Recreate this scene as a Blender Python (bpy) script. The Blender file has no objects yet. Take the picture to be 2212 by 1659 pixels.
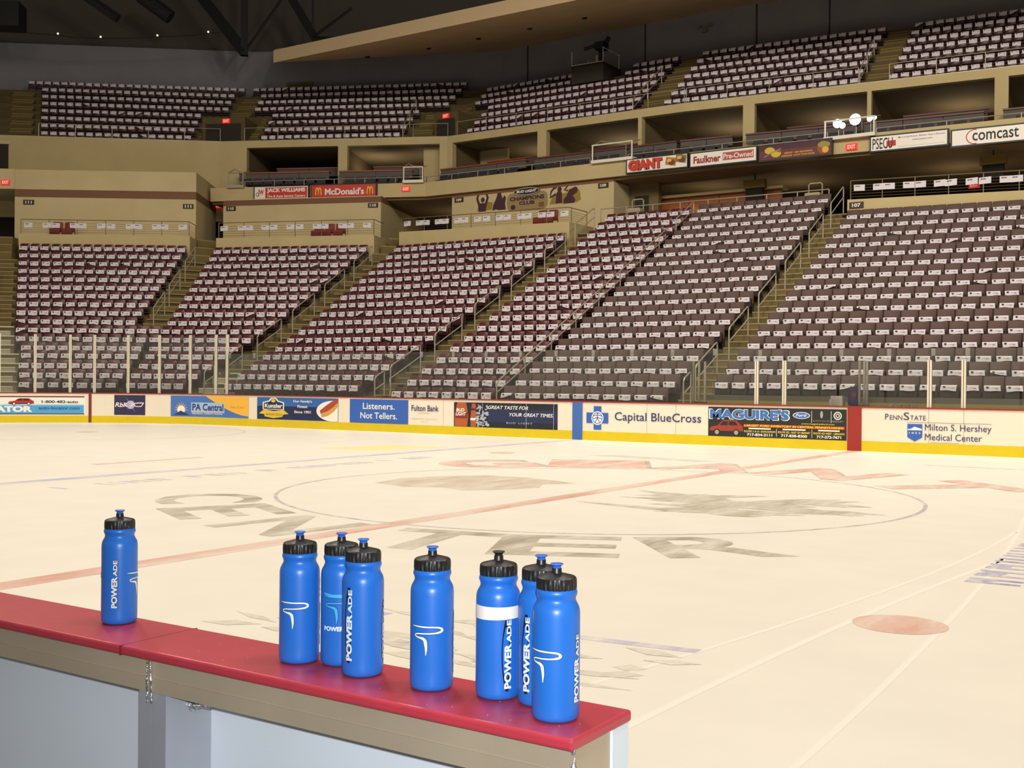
import bpy, math, random
from mathutils import Vector, Matrix
random.seed(7)
S = bpy.context.scene
COL = S.collection
PI = math.pi

# ---------------------------------------------------------------- camera
YAW, PITCH, ROLL = 0.5819, -0.0022, 0.0083
CAM = Vector((8.08, -14.49, 1.615))
fw = Vector((-math.sin(YAW)*math.cos(PITCH), math.cos(YAW)*math.cos(PITCH), math.sin(PITCH)))
rt = Vector((math.cos(YAW), math.sin(YAW), 0)); up = rt.cross(fw)
r2 = math.cos(ROLL)*rt + math.sin(ROLL)*up
u2 = -math.sin(ROLL)*rt + math.cos(ROLL)*up
cd = bpy.data.cameras.new('camera'); cam = bpy.data.objects.new('camera', cd); COL.objects.link(cam)
cd.sensor_width = 36; cd.lens = 36*2436/2212; cd.clip_start = 0.05; cd.clip_end = 400
M = Matrix((r2, u2, -fw)).transposed().to_4x4(); M.translation = CAM
cam.matrix_world = M
S.camera = cam

# ---------------------------------------------------------------- light
w = bpy.data.worlds.new('world'); S.world = w; w.use_nodes = True
w.node_tree.nodes['Background'].inputs[0].default_value = (1.0, .93, .82, 1)
w.node_tree.nodes['Background'].inputs[1].default_value = 0.22
S.view_settings.view_transform = 'Standard'; S.view_settings.look = 'None'
S.view_settings.exposure = 0.0; S.view_settings.gamma = 1.0; S.view_settings.use_curve_mapping = False

def area(name, loc, size, watts, col, target=None):
    l = bpy.data.lights.new(name, 'AREA'); l.shape = 'SQUARE'; l.size = size; l.energy = watts; l.color = col
    o = bpy.data.objects.new(name, l); COL.objects.link(o); o.location = loc
    if target is not None:
        o.rotation_euler = (Vector(target)-Vector(loc)).to_track_quat('-Z', 'Y').to_euler()
    return o
WARM = (1.0, .90, .75)
for lx in (-27, -14, 0, 14):
    for ly in (-8, 6):
        area('arena_lamp', (lx, ly, 23.5), 3.0, 1480, WARM)
# lamps over the near stand that aim at the far stand
for lx, pw in ((-26, 220), (-6, 600), (12, 650)):
    area('stand_lamp', (lx, -14, 22.0), 2.5, pw, (1.0, .90, .80), (lx*0.9-4, 27, 9))
# unseen fill lights added to brighten the upper deck and the suites
for lx, pw in ((-26, 60), (-2, 2250), (13, 2500)):
    area('deck_fill_light', (lx, 3, 22.0), 2.5, pw, (1.0, .92, .80), (lx*.9-6, 37, 16))
# uplights added out of view behind bar and counters, brightening the ceilings
for q in ((-13.5, 35.6, 9.2), (-9.5, 36.5, 9.2), (-2.5, 36.5, 9.3), (2.5, 36.5, 9.3), (-28.5, 36.0, 9.0)):
    area('concourse_fill_light', q, .8, 14, (1.0, .84, .55), (q[0], q[1], 20))
for q in ((-33.8, 35.2), (-30.2, 37.0), (-24.5, 38.9), (-19.5, 38.9), (-13.5, 39.0), (-8.5, 39.5), (-3.0, 40.0), (2.5, 40.6)):
    area('suite_fill_light', (*q, 12.75), 1.8, 34, (1.0, .84, .6), (*q, 20))
# the flash of the camera that takes the picture
fl = bpy.data.lights.new('camera_flash', 'AREA'); fl.shape = 'RECTANGLE'; fl.size = .05; fl.size_y = .03; fl.energy = 52.0; fl.color = (.93, .96, 1.0)
fo = bpy.data.objects.new('camera_flash', fl); COL.objects.link(fo); fo.location = CAM + u2*.06 + r2*.02
fo.rotation_euler = (fw).to_track_quat('-Z', 'Y').to_euler()

# ---------------------------------------------------------------- materials
def lin(c):
    return tuple((x/255/12.92 if x/255 <= .04045 else ((x/255+.055)/1.055)**2.4) for x in c)
MATS = {}
def mat(name, rgb, rough=.6, metal=0., emit=0., noise=0., nscale=8., spec=.5, bump=0., rgb2=None):
    if name in MATS: return MATS[name]
    m = bpy.data.materials.new(name); m.use_nodes = True; nt = m.node_tree
    b = nt.nodes['Principled BSDF']; c = lin(rgb)
    b.inputs['Base Color'].default_value = (*c, 1); b.inputs['Roughness'].default_value = rough
    b.inputs['Metallic'].default_value = metal; b.inputs['Specular IOR Level'].default_value = spec
    if emit:
        b.inputs['Emission Color'].default_value = (*c, 1); b.inputs['Emission Strength'].default_value = emit
    if noise or bump or rgb2:
        tc = nt.nodes.new('ShaderNodeTexCoord'); n = nt.nodes.new('ShaderNodeTexNoise')
        n.inputs['Scale'].default_value = nscale; n.inputs['Detail'].default_value = 5
        nt.links.new(tc.outputs['Object'], n.inputs['Vector'])
        if noise or rgb2:
            r = nt.nodes.new('ShaderNodeValToRGB'); nt.links.new(n.outputs['Fac'], r.inputs['Fac'])
            a = lin(rgb2) if rgb2 else tuple(x*(1-noise) for x in c)
            d = c if rgb2 else tuple(min(1, x*(1+noise)) for x in c)
            r.color_ramp.elements[0].position = .3; r.color_ramp.elements[1].position = .7
            r.color_ramp.elements[0].color = (*a, 1); r.color_ramp.elements[1].color = (*d, 1)
            nt.links.new(r.outputs['Color'], b.inputs['Base Color'])
        if bump:
            bp = nt.nodes.new('ShaderNodeBump'); bp.inputs['Strength'].default_value = bump; bp.inputs['Distance'].default_value = .01
            nt.links.new(n.outputs['Fac'], bp.inputs['Height']); nt.links.new(bp.outputs['Normal'], b.inputs['Normal'])
    MATS[name] = m; return m

ICE = (244, 238, 226)
def worn(name, rgb, keep=.75, scale=6.):
    """paint under the ice, scraped and frosted over: patches of it show, the rest is ice"""
    m = bpy.data.materials.new(name); m.use_nodes = True; nt = m.node_tree; b = nt.nodes['Principled BSDF']
    tc = nt.nodes.new('ShaderNodeTexCoord'); mp = nt.nodes.new('ShaderNodeMapping'); n = nt.nodes.new('ShaderNodeTexNoise')
    mp.inputs['Scale'].default_value = (1, .25, 1)
    n.inputs['Scale'].default_value = scale; n.inputs['Detail'].default_value = 8; n.inputs['Roughness'].default_value = .7
    r = nt.nodes.new('ShaderNodeValToRGB'); r.color_ramp.elements[0].position = .32; r.color_ramp.elements[1].position = .62
    r.color_ramp.elements[0].color = (1-keep,)*3+(1,); r.color_ramp.elements[1].color = (1, 1, 1, 1)
    mx = nt.nodes.new('ShaderNodeMix'); mx.data_type = 'RGBA'
    mx.inputs[6].default_value = (*lin(ICE), 1); mx.inputs[7].default_value = (*lin(rgb), 1)
    nt.links.new(tc.outputs['Object'], mp.inputs['Vector']); nt.links.new(mp.outputs['Vector'], n.inputs['Vector'])
    nt.links.new(n.outputs['Fac'], r.inputs['Fac']); nt.links.new(r.outputs['Color'], mx.inputs[0]); nt.links.new(mx.outputs[2], b.inputs['Base Color'])
    b.inputs['Roughness'].default_value = .45; b.inputs['Specular IOR Level'].default_value = .2
    return m

def glass_mat():
    m = bpy.data.materials.new('rink_glass'); m.use_nodes = True; nt = m.node_tree
    nt.nodes.remove(nt.nodes['Principled BSDF']); out = nt.nodes['Material Output']
    t = nt.nodes.new('ShaderNodeBsdfTransparent'); t.inputs[0].default_value = (.93, .95, .93, 1)
    g = nt.nodes.new('ShaderNodeBsdfGlossy'); g.inputs['Roughness'].default_value = .02
    d = nt.nodes.new('ShaderNodeBsdfDiffuse'); d.inputs[0].default_value = (.75, .75, .7, 1)
    fr = nt.nodes.new('ShaderNodeFresnel'); fr.inputs[0].default_value = 1.3
    a = nt.nodes.new('ShaderNodeMixShader'); b = nt.nodes.new('ShaderNodeMixShader'); b.inputs[0].default_value = .03
    nt.links.new(fr.outputs[0], a.inputs[0]); nt.links.new(t.outputs[0], a.inputs[1]); nt.links.new(g.outputs[0], a.inputs[2])
    nt.links.new(a.outputs[0], b.inputs[1]); nt.links.new(d.outputs[0], b.inputs[2]); nt.links.new(b.outputs[0], out.inputs['Surface'])
    return m
GLASS = glass_mat()

# ---------------------------------------------------------------- mesh helpers
class MB:
    def __init__(s): s.v = []; s.f = []; s.m = []; s.cur = 0
    def add(s, vs, fs, mi=None):
        o = len(s.v); s.v += [tuple(p) for p in vs]
        s.f += [tuple(i+o for i in f) for f in fs]; s.m += [s.cur if mi is None else mi]*len(fs); return s
    def quad(s, a, b, c, d, mi=None): return s.add([a, b, c, d], [(0, 1, 2, 3)], mi)
    def box(s, x0, x1, y0, y1, z0, z1, mi=None):
        return s.add([(x0,y0,z0),(x1,y0,z0),(x1,y1,z0),(x0,y1,z0),(x0,y0,z1),(x1,y0,z1),(x1,y1,z1),(x0,y1,z1)],
                     [(0,3,2,1),(4,5,6,7),(0,1,5,4),(1,2,6,5),(2,3,7,6),(3,0,4,7)], mi)
    def hexa(s, p, mi=None):   # eight corners: bottom ring, top ring
        return s.add(p, [(0,3,2,1),(4,5,6,7),(0,1,5,4),(1,2,6,5),(2,3,7,6),(3,0,4,7)], mi)
    def prism(s, poly, z0, z1, mi=None):
        n = len(poly)
        return s.add([(x,y,z0) for x,y in poly]+[(x,y,z1) for x,y in poly],
                     [tuple(range(n))[::-1], tuple(range(n, 2*n))]+[(i,(i+1)%n,n+(i+1)%n,n+i) for i in range(n)], mi)
    def tube(s, pts, r, n=8, mi=None, cap=True):
        pts = [Vector(p) for p in pts]; rings = []
        for i, p in enumerate(pts):
            t = (pts[min(i+1, len(pts)-1)]-pts[max(i-1, 0)]).normalized()
            a = t.cross(Vector((0,0,1)))
            if a.length < 1e-3: a = Vector((1,0,0))
            a.normalize(); b = t.cross(a)
            rr = r[i] if isinstance(r, (list, tuple)) else r
            rings.append([p+rr*(math.cos(2*PI*k/n)*a+math.sin(2*PI*k/n)*b) for k in range(n)])
        vs = [q for g in rings for q in g]; fs = []
        for i in range(len(pts)-1):
            for k in range(n): fs.append((i*n+k, i*n+(k+1)%n, (i+1)*n+(k+1)%n, (i+1)*n+k))
        if cap: fs += [tuple(range(n))[::-1], tuple(range((len(pts)-1)*n, len(pts)*n))]
        return s.add(vs, fs, mi)
    def lathe(s, prof, n=48, mi=None):   # prof: (r, z) from bottom to top
        vs = []; fs = []
        for r, z in prof:
            vs += [(r*math.cos(2*PI*k/n), r*math.sin(2*PI*k/n), z) for k in range(n)]
        for i in range(len(prof)-1):
            for k in range(n): fs.append((i*n+k, i*n+(k+1)%n, (i+1)*n+(k+1)%n, (i+1)*n+k))
        fs += [tuple(range(n))[::-1], tuple(range((len(prof)-1)*n, len(prof)*n))]
        return s.add(vs, fs, mi)
    def mapped(s, fn): s.v = [tuple(fn(*p)) for p in s.v]; return s
    def build(s, name, mats, parent=None, smooth=False, world=False):
        me = bpy.data.meshes.new(name)
        vs = s.v
        if world and parent is not None:
            p = parent
            while p is not None:
                q = Vector(p.location); vs = [tuple(Vector(x)-q) for x in vs]; p = p.parent
        me.from_pydata(vs, [], s.f)
        for mm in (mats if isinstance(mats, (list, tuple)) else [mats]): me.materials.append(mm)
        me.polygons.foreach_set('material_index', s.m)
        if smooth: me.polygons.foreach_set('use_smooth', [True]*len(s.f))
        me.update()
        o = bpy.data.objects.new(name, me); COL.objects.link(o)
        if parent is not None: o.parent = parent
        return o

def tag(o, label, cat, group=None, kind=None):
    o['label'] = label; o['category'] = cat
    if group: o['group'] = group
    if kind: o['kind'] = kind
    return o
def struct(o): o['kind'] = 'structure'; return o
def empty(name, loc, label, cat, group=None, rz=0.):
    o = bpy.data.objects.new(name, None); COL.objects.link(o); o.location = loc; o.rotation_euler = (0, 0, rz)
    o.empty_display_size = .1
    return tag(o, label, cat, group)
ORD = 'zeroth first second third fourth fifth sixth seventh eighth ninth tenth eleventh twelfth thirteenth fourteenth fifteenth sixteenth seventeenth eighteenth nineteenth twentieth'.split()
def smooth_angle(o, deg=40):
    me = o.data
    me.polygons.foreach_set('use_smooth', [True]*len(me.polygons)); me.set_sharp_from_angle(angle=math.radians(deg)); return o

_tc = {}
def text2d(s, bold=0., shear=0., spacing=1.):
    """outline of a piece of lettering as flat faces, scaled to the unit box: (verts2d, faces, aspect)"""
    k = (s, bold, shear, spacing)
    if k in _tc: return _tc[k]
    c = bpy.data.curves.new('t', 'FONT'); c.body = s; c.offset = bold; c.shear = shear; c.space_character = spacing; c.resolution_u = 3; c.fill_mode = 'FRONT'
    o = bpy.data.objects.new('t', c); COL.objects.link(o)
    dg = bpy.context.evaluated_depsgraph_get(); me = bpy.data.meshes.new_from_object(o.evaluated_get(dg))
    vs = [(v.co.x, v.co.y) for v in me.vertices]; fs = [tuple(p.vertices) for p in me.polygons]
    bpy.data.objects.remove(o); bpy.data.curves.remove(c); bpy.data.meshes.remove(me)
    x0 = min(v[0] for v in vs); x1 = max(v[0] for v in vs); y0 = min(v[1] for v in vs); y1 = max(v[1] for v in vs)
    W, H = x1-x0, y1-y0
    r = ([((x-x0)/W, (y-y0)/H) for x, y in vs], fs, W/H)
    _tc[k] = r; return r
def put_text(mb, s, x0, x1, z0, z1, off=.0, bold=0., shear=0., spacing=1., mi=None):
    vs, fs, a = text2d(s, bold, shear, spacing)
    mb.add([(x0+(x1-x0)*u, off, z0+(z1-z0)*v) for u, v in vs], fs, mi)
def ellipse(mb, cx, cz, rx, rz, off, mi=None, n=28, a0=0., a1=2*PI):
    mb.add([(cx+rx*math.cos(a0+(a1-a0)*k/n), off, cz+rz*math.sin(a0+(a1-a0)*k/n)) for k in range(n)], [tuple(range(n))], mi)
def ring(mb, cx, cz, rx, rz, t, off, mi=None, n=28, a0=0., a1=2*PI):
    vs = []
    for k in range(n+1):
        a = a0+(a1-a0)*k/n
        vs += [(cx+rx*math.cos(a), off, cz+rz*math.sin(a)), (cx+(rx-t)*math.cos(a), off, cz+(rz-t)*math.sin(a))]
    mb.add(vs, [(2*k, 2*k+1, 2*k+3, 2*k+2) for k in range(n)], mi)
def rect(mb, x0, x1, z0, z1, off, mi=None, nx=1):
    for k in range(nx):
        a = x0+(x1-x0)*k/nx; b = x0+(x1-x0)*(k+1)/nx
        mb.quad((a, off, z0), (b, off, z0), (b, off, z1), (a, off, z1), mi)
def poly(mb, pts, off, mi=None): mb.add([(x, off, z) for x, z in pts], [tuple(range(len(pts)))], mi)
def stroke(pts, ws):
    """a band of varying width along a 2D path -> quads"""
    vs = []; fs = []
    for i, (x, y) in enumerate(pts):
        a = pts[max(i-1, 0)]; b = pts[min(i+1, len(pts)-1)]
        d = Vector((b[0]-a[0], b[1]-a[1])).normalized(); n = (-d.y, d.x); h = ws[i]/2
        vs += [(x+n[0]*h, y+n[1]*h), (x-n[0]*h, y-n[1]*h)]
    for i in range(len(pts)-1): fs.append((2*i, 2*i+1, 2*i+3, 2*i+2))
    return vs, fs

# ================================================================ ice
RB, YB = 8.534, 12.95
def bpt(s, off, z):
    """far boards: s runs along the straight and on round the corner, off towards the ice"""
    if s >= -21.95: return (s, YB-off, z)
    f = (-21.95-s)/RB; r = RB-off
    return (-21.95-r*math.sin(f), YB-RB+r*math.cos(f), z)
ice_m = mat('ice', ICE, rough=.42, noise=.025, nscale=1.3, spec=.22)
outline = [(20, -12.95), (20, YB)] + [bpt(-21.95-i*.5, 0, 0)[:2] for i in range(0, 27)] + [(-30.48, 4), (-30.48, -12.95)]
mb = MB(); mb.prism(outline, -.06, 0); ice = struct(mb.build('floor', ice_m))
ice['label'] = 'white ice sheet of the rink'
def flat(name, fn, m, z, lab=None, lift=False):
    mb = MB(); fn(mb); z *= .3; mb.v = [(x, y, z+q) for x, y, q in mb.v]
    if lift:   # marks that lie across each other must not share a plane
        for i, f in enumerate(mb.f):
            for q in f: mb.v[q] = (*mb.v[q][:2], z+.00003*i)
    o = mb.build(name, m, ice)
    if lab: o['label'] = lab
    return o
RED_ICE = worn('paint_red', (226, 176, 160), .8, 3.); BLUE_ICE = worn('paint_blue', (192, 190, 216), .9, 4.)
RED_ICE2 = worn('paint_red_line', (222, 168, 152), .95, 1.5); GREY_ICE = worn('paint_grey', (176, 166, 148), .85, 3.); THIN_ICE = worn('paint_thin', (186, 176, 188), .85, 5.)
YEL_ICE = worn('paint_yellow', (246, 236, 140), .6, 2.); PALE = mat('ice_track', (247, 242, 232), rough=.5, spec=.2)
def strip(x0, x1, y0, y1, n=30):
    def f(mb):
        for k in range(n):
            a = y0+(y1-y0)*k/n; b = y0+(y1-y0)*(k+1)/n
            mb.quad((x0, a, 0), (x1, a, 0), (x1, b, 0), (x0, b, 0))
    return f
flat('red_line', strip(-.15, .15, -12.95, YB), RED_ICE2, .003, 'worn red centre line')
flat('blue_line', strip(-7.92, -7.62, -12.95, YB), BLUE_ICE, .003, 'faint blue line')
flat('blue_line', strip(7.62, 7.92, -12.95, YB), BLUE_ICE, .003)
def circ(cx, cy, r, t):
    return lambda mb: mb.add([(cx+q*math.cos(2*PI*k/96), cy+q*math.sin(2*PI*k/96), 0) for k in range(96) for q in (r, r-t)],
                             [(2*k, 2*k+1, (2*k+3) % 192, (2*k+2) % 192) for k in range(96)])
flat('centre_circle', circ(0, 0, 4.6, .055), THIN_ICE, .004)
flat('faceoff_circle', circ(-21.03, 6.7, 4.6, .05), THIN_ICE, .004)
def disc(cx, cy, r): return lambda mb: mb.add([(cx+r*math.cos(2*PI*k/40), cy+r*math.sin(2*PI*k/40), 0) for k in range(40)], [tuple(range(40))])
for cx, cy in ((6.1, -6.7), (-6.1, 6.7), (-21.03, 6.7)):
    flat('faceoff_dot', disc(cx, cy, .31), RED_ICE, .004)
def arc_word(word, angs, r0, r1, width, inward=True, bold=.0):
    def f(mb):
        for kk, (ch, ang) in enumerate(zip(word, angs)):
            vs, fs, asp = text2d(ch, bold); a = math.radians(ang); rad = Vector((math.cos(a), math.sin(a)))
            tan = Vector((-rad.y, rad.x))
            out = []
            for u, v in vs:
                if inward: p = rad*(r1+(r0-r1)*v)+tan*((u-.5)*width)
                else: p = rad*(r0+(r1-r0)*v)-tan*((u-.5)*width)
                out.append((p.x, p.y, .00003*kk))
            mb.add(out, fs)
    return f
flat('lettering', arc_word('CENTER', (227, 243.5, 261, 281.5, 295.5, 311.5), 4.75, 6.15, 1.25, True, .02), GREY_ICE, .004, 'large grey letters CENTER around the circle')
flat('lettering', arc_word('GIANT', (140, 118, 96, 73, 47), 4.75, 6.9, 2.0, False, .05), GREY_ICE, .0035)
flat('lettering', arc_word('GIANT', (140.5, 118.5, 96.5, 73.5, 47.5), 4.85, 6.85, 1.9, False, .03), RED_ICE, .0045, 'large faded red letters beyond the centre circle')
def blob(pts): return lambda mb: mb.add([(x, y, 0) for x, y in pts], [tuple(range(len(pts)))])
flat('emblem', blob([(-3.5,-.8),(-3.7,.1),(-3.35,1.0),(-2.9,1.45),(-2.1,1.5),(-1.3,1.25),(-.9,1.05),(-1.25,.6),(-1.0,.1),(-1.3,-.55),(-1.7,-.95),(-2.2,-.75),(-2.7,-1.05)]), worn('paint_taupe', (204, 188, 170), .8, 3.), .004, 'worn grey and red emblem left of the centre line')
def shreds(mb):
    rr = random.Random(3)
    for k in range(26):
        cx = 1.2+2.2*rr.random(); cy = -1.4+2.0*rr.random(); L = .35+.7*rr.random(); a = rr.uniform(-.5, .9); h = .08+.16*rr.random()
        d = Vector((math.cos(a), math.sin(a))); n = Vector((-d.y, d.x)); c = Vector((cx, cy))
        p = [c-d*L, c-d*L*.2+n*h, c+d*L*.5+n*h*1.2, c+d*L, c+d*L*.3-n*h, c-d*L*.4-n*h*.8]
        mb.add([(q.x, q.y, 0) for q in p], [tuple(range(6))])
flat('emblem', shreds, worn('paint_bear', (190, 180, 162), .85, 3.), .004, 'shredded grey emblem right of the centre line', True)
def blueword(x, ya, yb, seed):
    def f(mb):
        rr = random.Random(seed); y = ya
        while y < yb:
            wd = .2+.16*rr.random()
            mb.quad((x, y, 0), (x+.42, y+.03, 0), (x+.42, y+.1, 0), (x, y+.1, 0))
            if rr.random() < .7: mb.quad((x+.3*rr.random(), y, 0), (x+.14+.2*rr.random(), y+wd, 0), (x+.12, y+wd, 0), (x, y+.12, 0))
            if rr.random() < .6: mb.quad((x, y+wd-.08, 0), (x+.42, y+wd-.08, 0), (x+.42, y+wd, 0), (x, y+wd, 0))
            y += wd+(.12 if rr.random() < .8 else .5)
    return f
flat('lettering', blueword(-6.75, -4.4, 4.4, 5), BLUE_ICE, .004, None, True)
flat('lettering', blueword(6.1, -4.7, 4.4, 9), worn('paint_violet', (160, 155, 205), .95, 4.), .004, None, True)
flat('ice_advertisement', blob([(-10.5, 5.2), (-8.9, 5.5), (-8.3, 7.6), (-9.9, 7.5)]), YEL_ICE, .003, 'faded yellow patch beyond the blue line')
flat('scuff', strip(-10.1, -9.9, -1.2, 1.4, 6), RED_ICE, .003)
flat('scuff', blob([(2.5, 9.0), (4.5, 8.95), (4.5, 9.05), (2.5, 9.12)]), THIN_ICE, .003)
flat('scuff', blob([(-4.2, 7.2), (-1.5, 6.9), (-1.2, 7.3), (-3.8, 7.7)]), worn('paint_faint', (214, 204, 190), .7, 3.), .003)
def near_ad(mb):
    rr = random.Random(12)
    for k in range(40):
        cx = 2.4+3.0*rr.random(); cy = -9.3+1.0*rr.random(); L = .08+.22*rr.random(); h = .03+.05*rr.random(); a = rr.uniform(-.4, .4)
        d = Vector((math.cos(a), math.sin(a))); n = Vector((-d.y, d.x)); c = Vector((cx, cy))
        mb.add([(*(c-d*L), 0), (*(c+n*h), 0), (*(c+d*L), 0), (*(c-n*h), 0)], [(0, 1, 2, 3)])
flat('ice_advertisement', near_ad, worn('paint_scuff', (216, 208, 193), .9, 9.), .003, 'scratched grey marks of an advertisement near the bench', True)
flat('ice_advertisement', lambda mb: [mb.quad((a, b, 0), (a+.9, b+.1, 0), (a+.9, b+.2, 0), (a, b+.1, 0)) for a, b in ((4.4, -8.35), (2.2, -8.6), (3.2, -9.2))], BLUE_ICE, .0035)
def track(pts, wd):
    def f(mb):
        vs, fs = stroke(pts, [wd]*len(pts)); mb.add([(x, y, 0) for x, y in vs], fs)
    return f
flat('machine_track', track([(5.6+.03*k*k*.06, -12+.5*k) for k in range(28)], .05), PALE, .002)
flat('machine_track', track([(6.5-.0012*k*k, -12+.5*k) for k in range(30)], .04), PALE, .002)
flat('machine_track', track([(4.9+1.0*math.sin(k*.08), -10.5+.45*k) for k in range(22)], .04), PALE, .002)
mb = MB(); mb.box(-12, 20, -18, -12.951, -.06, -.002); struct(mb.build('floor_bench', mat('rubber_floor', (60, 60, 62), rough=.9)))

# ================================================================ far boards
W_B = mat('board_white', (240, 230, 213), rough=.45, noise=.012, nscale=2.)
Y_B = mat('kick_yellow', (220, 196, 20), rough=.5, noise=.04, nscale=3.)
R_C = mat('cap_red_far', (150, 48, 44), rough=.5)
BLK = mat('ink_black', (28, 28, 34)); WHT = mat('ink_white', (245, 242, 236)); NAVY = mat('ink_navy', (46, 56, 108))
BLU = mat('ink_blue', (52, 100, 190)); REDI = mat('ink_red', (186, 46, 44)); YLW = mat('ink_yellow', (244, 214, 40)); ORG = mat('ink_orange', (248, 190, 70))
boards = empty('rink_boards', (-8, 12.95, 0), 'long white far-side rink boards with yellow kickplate and advertisements', 'rink boards')
SB = [-35+.5*k for k in range(83)]
def band(z0, z1, off0, off1):
    mb = MB()
    for a, b in zip(SB, SB[1:]):
        P = [bpt(a, off0, z0), bpt(b, off0, z0), bpt(b, off1, z0), bpt(a, off1, z0), bpt(a, off0, z1), bpt(b, off0, z1), bpt(b, off1, z1), bpt(a, off1, z1)]
        mb.hexa(P)
    return mb
band(.22, 1.05, 0, -.16).build('panel', W_B, boards, world=True)
band(0, .25, .008, -.15).build('kickplate', Y_B, boards, world=True)['label'] = 'yellow kickplate along the ice'
band(1.05, 1.085, .02, -.18).build('cap_rail', R_C, boards, world=True)['label'] = 'dark red cap rail'
def bstripe(s0, s1, m, lab):
    mb = MB(); mb.box(s0, s1, .02, -.02, 0.001, 1.049); mb.mapped(bpt); o = mb.build('stripe', m, boards, world=True); o['label'] = lab
bstripe(-7.92, -7.60, mat('stripe_blue', (66, 108, 184)), 'blue line stripe on the boards')
bstripe(-.18, .16, mat('stripe_red', (158, 46, 40)), 'red line stripe on the boards')
bstripe(-27.53, -27.43, mat('stripe_goal', (130, 50, 44)), 'thin red goal line stripe')
seam = MB()
for s in (-19.2, -17.9, -14.9, -12.45, -5.6, -4.75, -1.95, -2.6, 1.72, 2.5): seam.box(s-.004, s+.004, .0085, 0, .25, 1.05)
seam.mapped(bpt); seam.build('seam', mat('seam_grey', (190, 180, 165)), boards, world=True)
def follow(mb, s0):
    if s0 > -21: return mb
    import bmesh
    out = MB()
    for mi in sorted(set(mb.m)):
        me = bpy.data.meshes.new('x'); me.from_pydata(mb.v, [], [f for f, m in zip(mb.f, mb.m) if m == mi]); bm = bmesh.new(); bm.from_mesh(me); bpy.data.meshes.remove(me)
        for k in range(70):
            bmesh.ops.bisect_plane(bm, geom=bm.verts[:]+bm.edges[:]+bm.faces[:], plane_co=(-33+.2*k, 0, 0), plane_no=(1, 0, 0), dist=1e-6)
        bm.verts.index_update(); out.add([tuple(v.co) for v in bm.verts], [tuple(v.index for v in f.verts) for f in bm.faces], mi); bm.free()
    return out
def ad(label, s0, s1, z0, z1, mats, draw, base=0, nx=8):
    """one advertisement: a printed sheet on the boards, its pictures and lettering on top of it"""
    mb = MB()
    if base is not None:
        rect(mb, s0, s1, z0, z1, .010, 0, nx)
        sheet = follow(mb, s0).mapped(bpt).build('advertisement', mats[base], boards, world=True); sheet['label'] = label
    else: sheet = None
    mb = MB(); draw(mb); mb = follow(mb, s0).mapped(bpt)
    o = mb.build('lettering' if sheet else 'advertisement', mats, sheet or boards, world=True)
    if not sheet: o['label'] = label
CAR = [(0,.20),(.01,.42),(.05,.52),(.24,.60),(.37,.90),(.44,.97),(.80,.97),(.93,.66),(.985,.58),(1,.22),(.9,.16),(.1,.12)]
WHEEL = mat('wheel_grey', (150, 146, 140))
def car(mb, x0, x1, z0, z1, off, body, dark, hub=None, flip=False):
    W, H = x1-x0, z1-z0; X = lambda u: x0+W*((1-u) if flip else u)
    poly(mb, [(X(u), z0+H*v) for u, v in CAR], off, body)
    for g in ([(.30,.62),(.40,.88),(.54,.89),(.54,.62)], [(.57,.62),(.57,.89),(.76,.88),(.84,.64)]): poly(mb, [(X(u), z0+H*v) for u, v in g], off+.001, dark)
    poly(mb, [(X(u), z0+H*v) for u, v in [(.0,.20),(.1,.12),(.9,.16),(1,.22),(1,.27),(0,.26)]], off+.0008, dark)
    for u in (.22, .79):
        for r, m, o in ((.22, dark, .0012), (.14, dark if hub is None else hub, .002)): mb.add([(X(u)+H*r*math.cos(2*PI*k/18), off+o, z0+H*.17+H*r*math.sin(2*PI*k/18)) for k in range(18)], [tuple(range(18))], m)
# auto locator
def d(mb):
    rect(mb, -31.9, -27.7, .33, .62, .011, 1, 8); rect(mb, -31.9, -27.7, .62, .66, .011, 2, 8)
    rect(mb, -31.9, -27.68, .91, .95, .012, 3, 8); rect(mb, -31.9, -27.68, .30, .33, .012, 3, 8)
    put_text(mb, 'AUTO', -31.4, -30.3, .64, .87, .013, .05, mi=0); put_text(mb, 'LOCATOR', -31.5, -29.45, .38, .60, .013, .06, mi=0)
    car(mb, -30.25, -29.4, .63, .88, .012, 4, 5, 0)
    put_text(mb, '1-800-482-auto', -29.15, -27.9, .70, .80, .012, .03, mi=5); put_text(mb, 'auto-locator.com', -29.25, -27.85, .47, .58, .012, .02, mi=6)
ad('blue and white advertisement with a red car at the left end of the boards', -32, -27.65, .3, .95, [WHT, mat('sky_blue', (78, 168, 228)), mat('sky_pale', (170, 214, 238)), mat('maroon_bar', (96, 40, 44)), REDI, BLK, NAVY], d)
# rbk
def d(mb):
    cx, cz = -26.0, .66
    for k in range(4):
        a = PI/8+k*PI/4*1.0; L = .5 if k % 2 == 0 else .33
        vs, fs = stroke([(cx-L*math.cos(a), cz-L*.62*math.sin(a)), (cx, cz), (cx+L*math.cos(a), cz+L*.62*math.sin(a))], [.005, .07, .005]); mb.add([(x, .0115, z) for x, z in vs], fs, 1)
    ellipse(mb, cx, cz, .16, .15, .012, 2); put_text(mb, 'RbK', -26.58, -26.08, .58, .74, .014, .02, .25, mi=3)
    vs, fs = stroke([(-26.02, .60), (-25.82, .72), (-25.5, .73)], [.03, .03, .03]); mb.add([(x, .014, z) for x, z in vs], fs, 3)
    vs, fs = stroke([(-25.98, .73), (-25.8, .60), (-25.6, .60), (-25.5, .73)], [.03, .03, .03, .03]); mb.add([(x, .014, z) for x, z in vs], fs, 3)
ad('small dark purple advertisement with a starburst', -26.61, -25.44, .29, 1.01, [mat('dusk', (52, 44, 82)), mat('dusk_ray', (112, 104, 160)), mat('dusk_glow', (190, 184, 216)), WHT], d)
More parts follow.
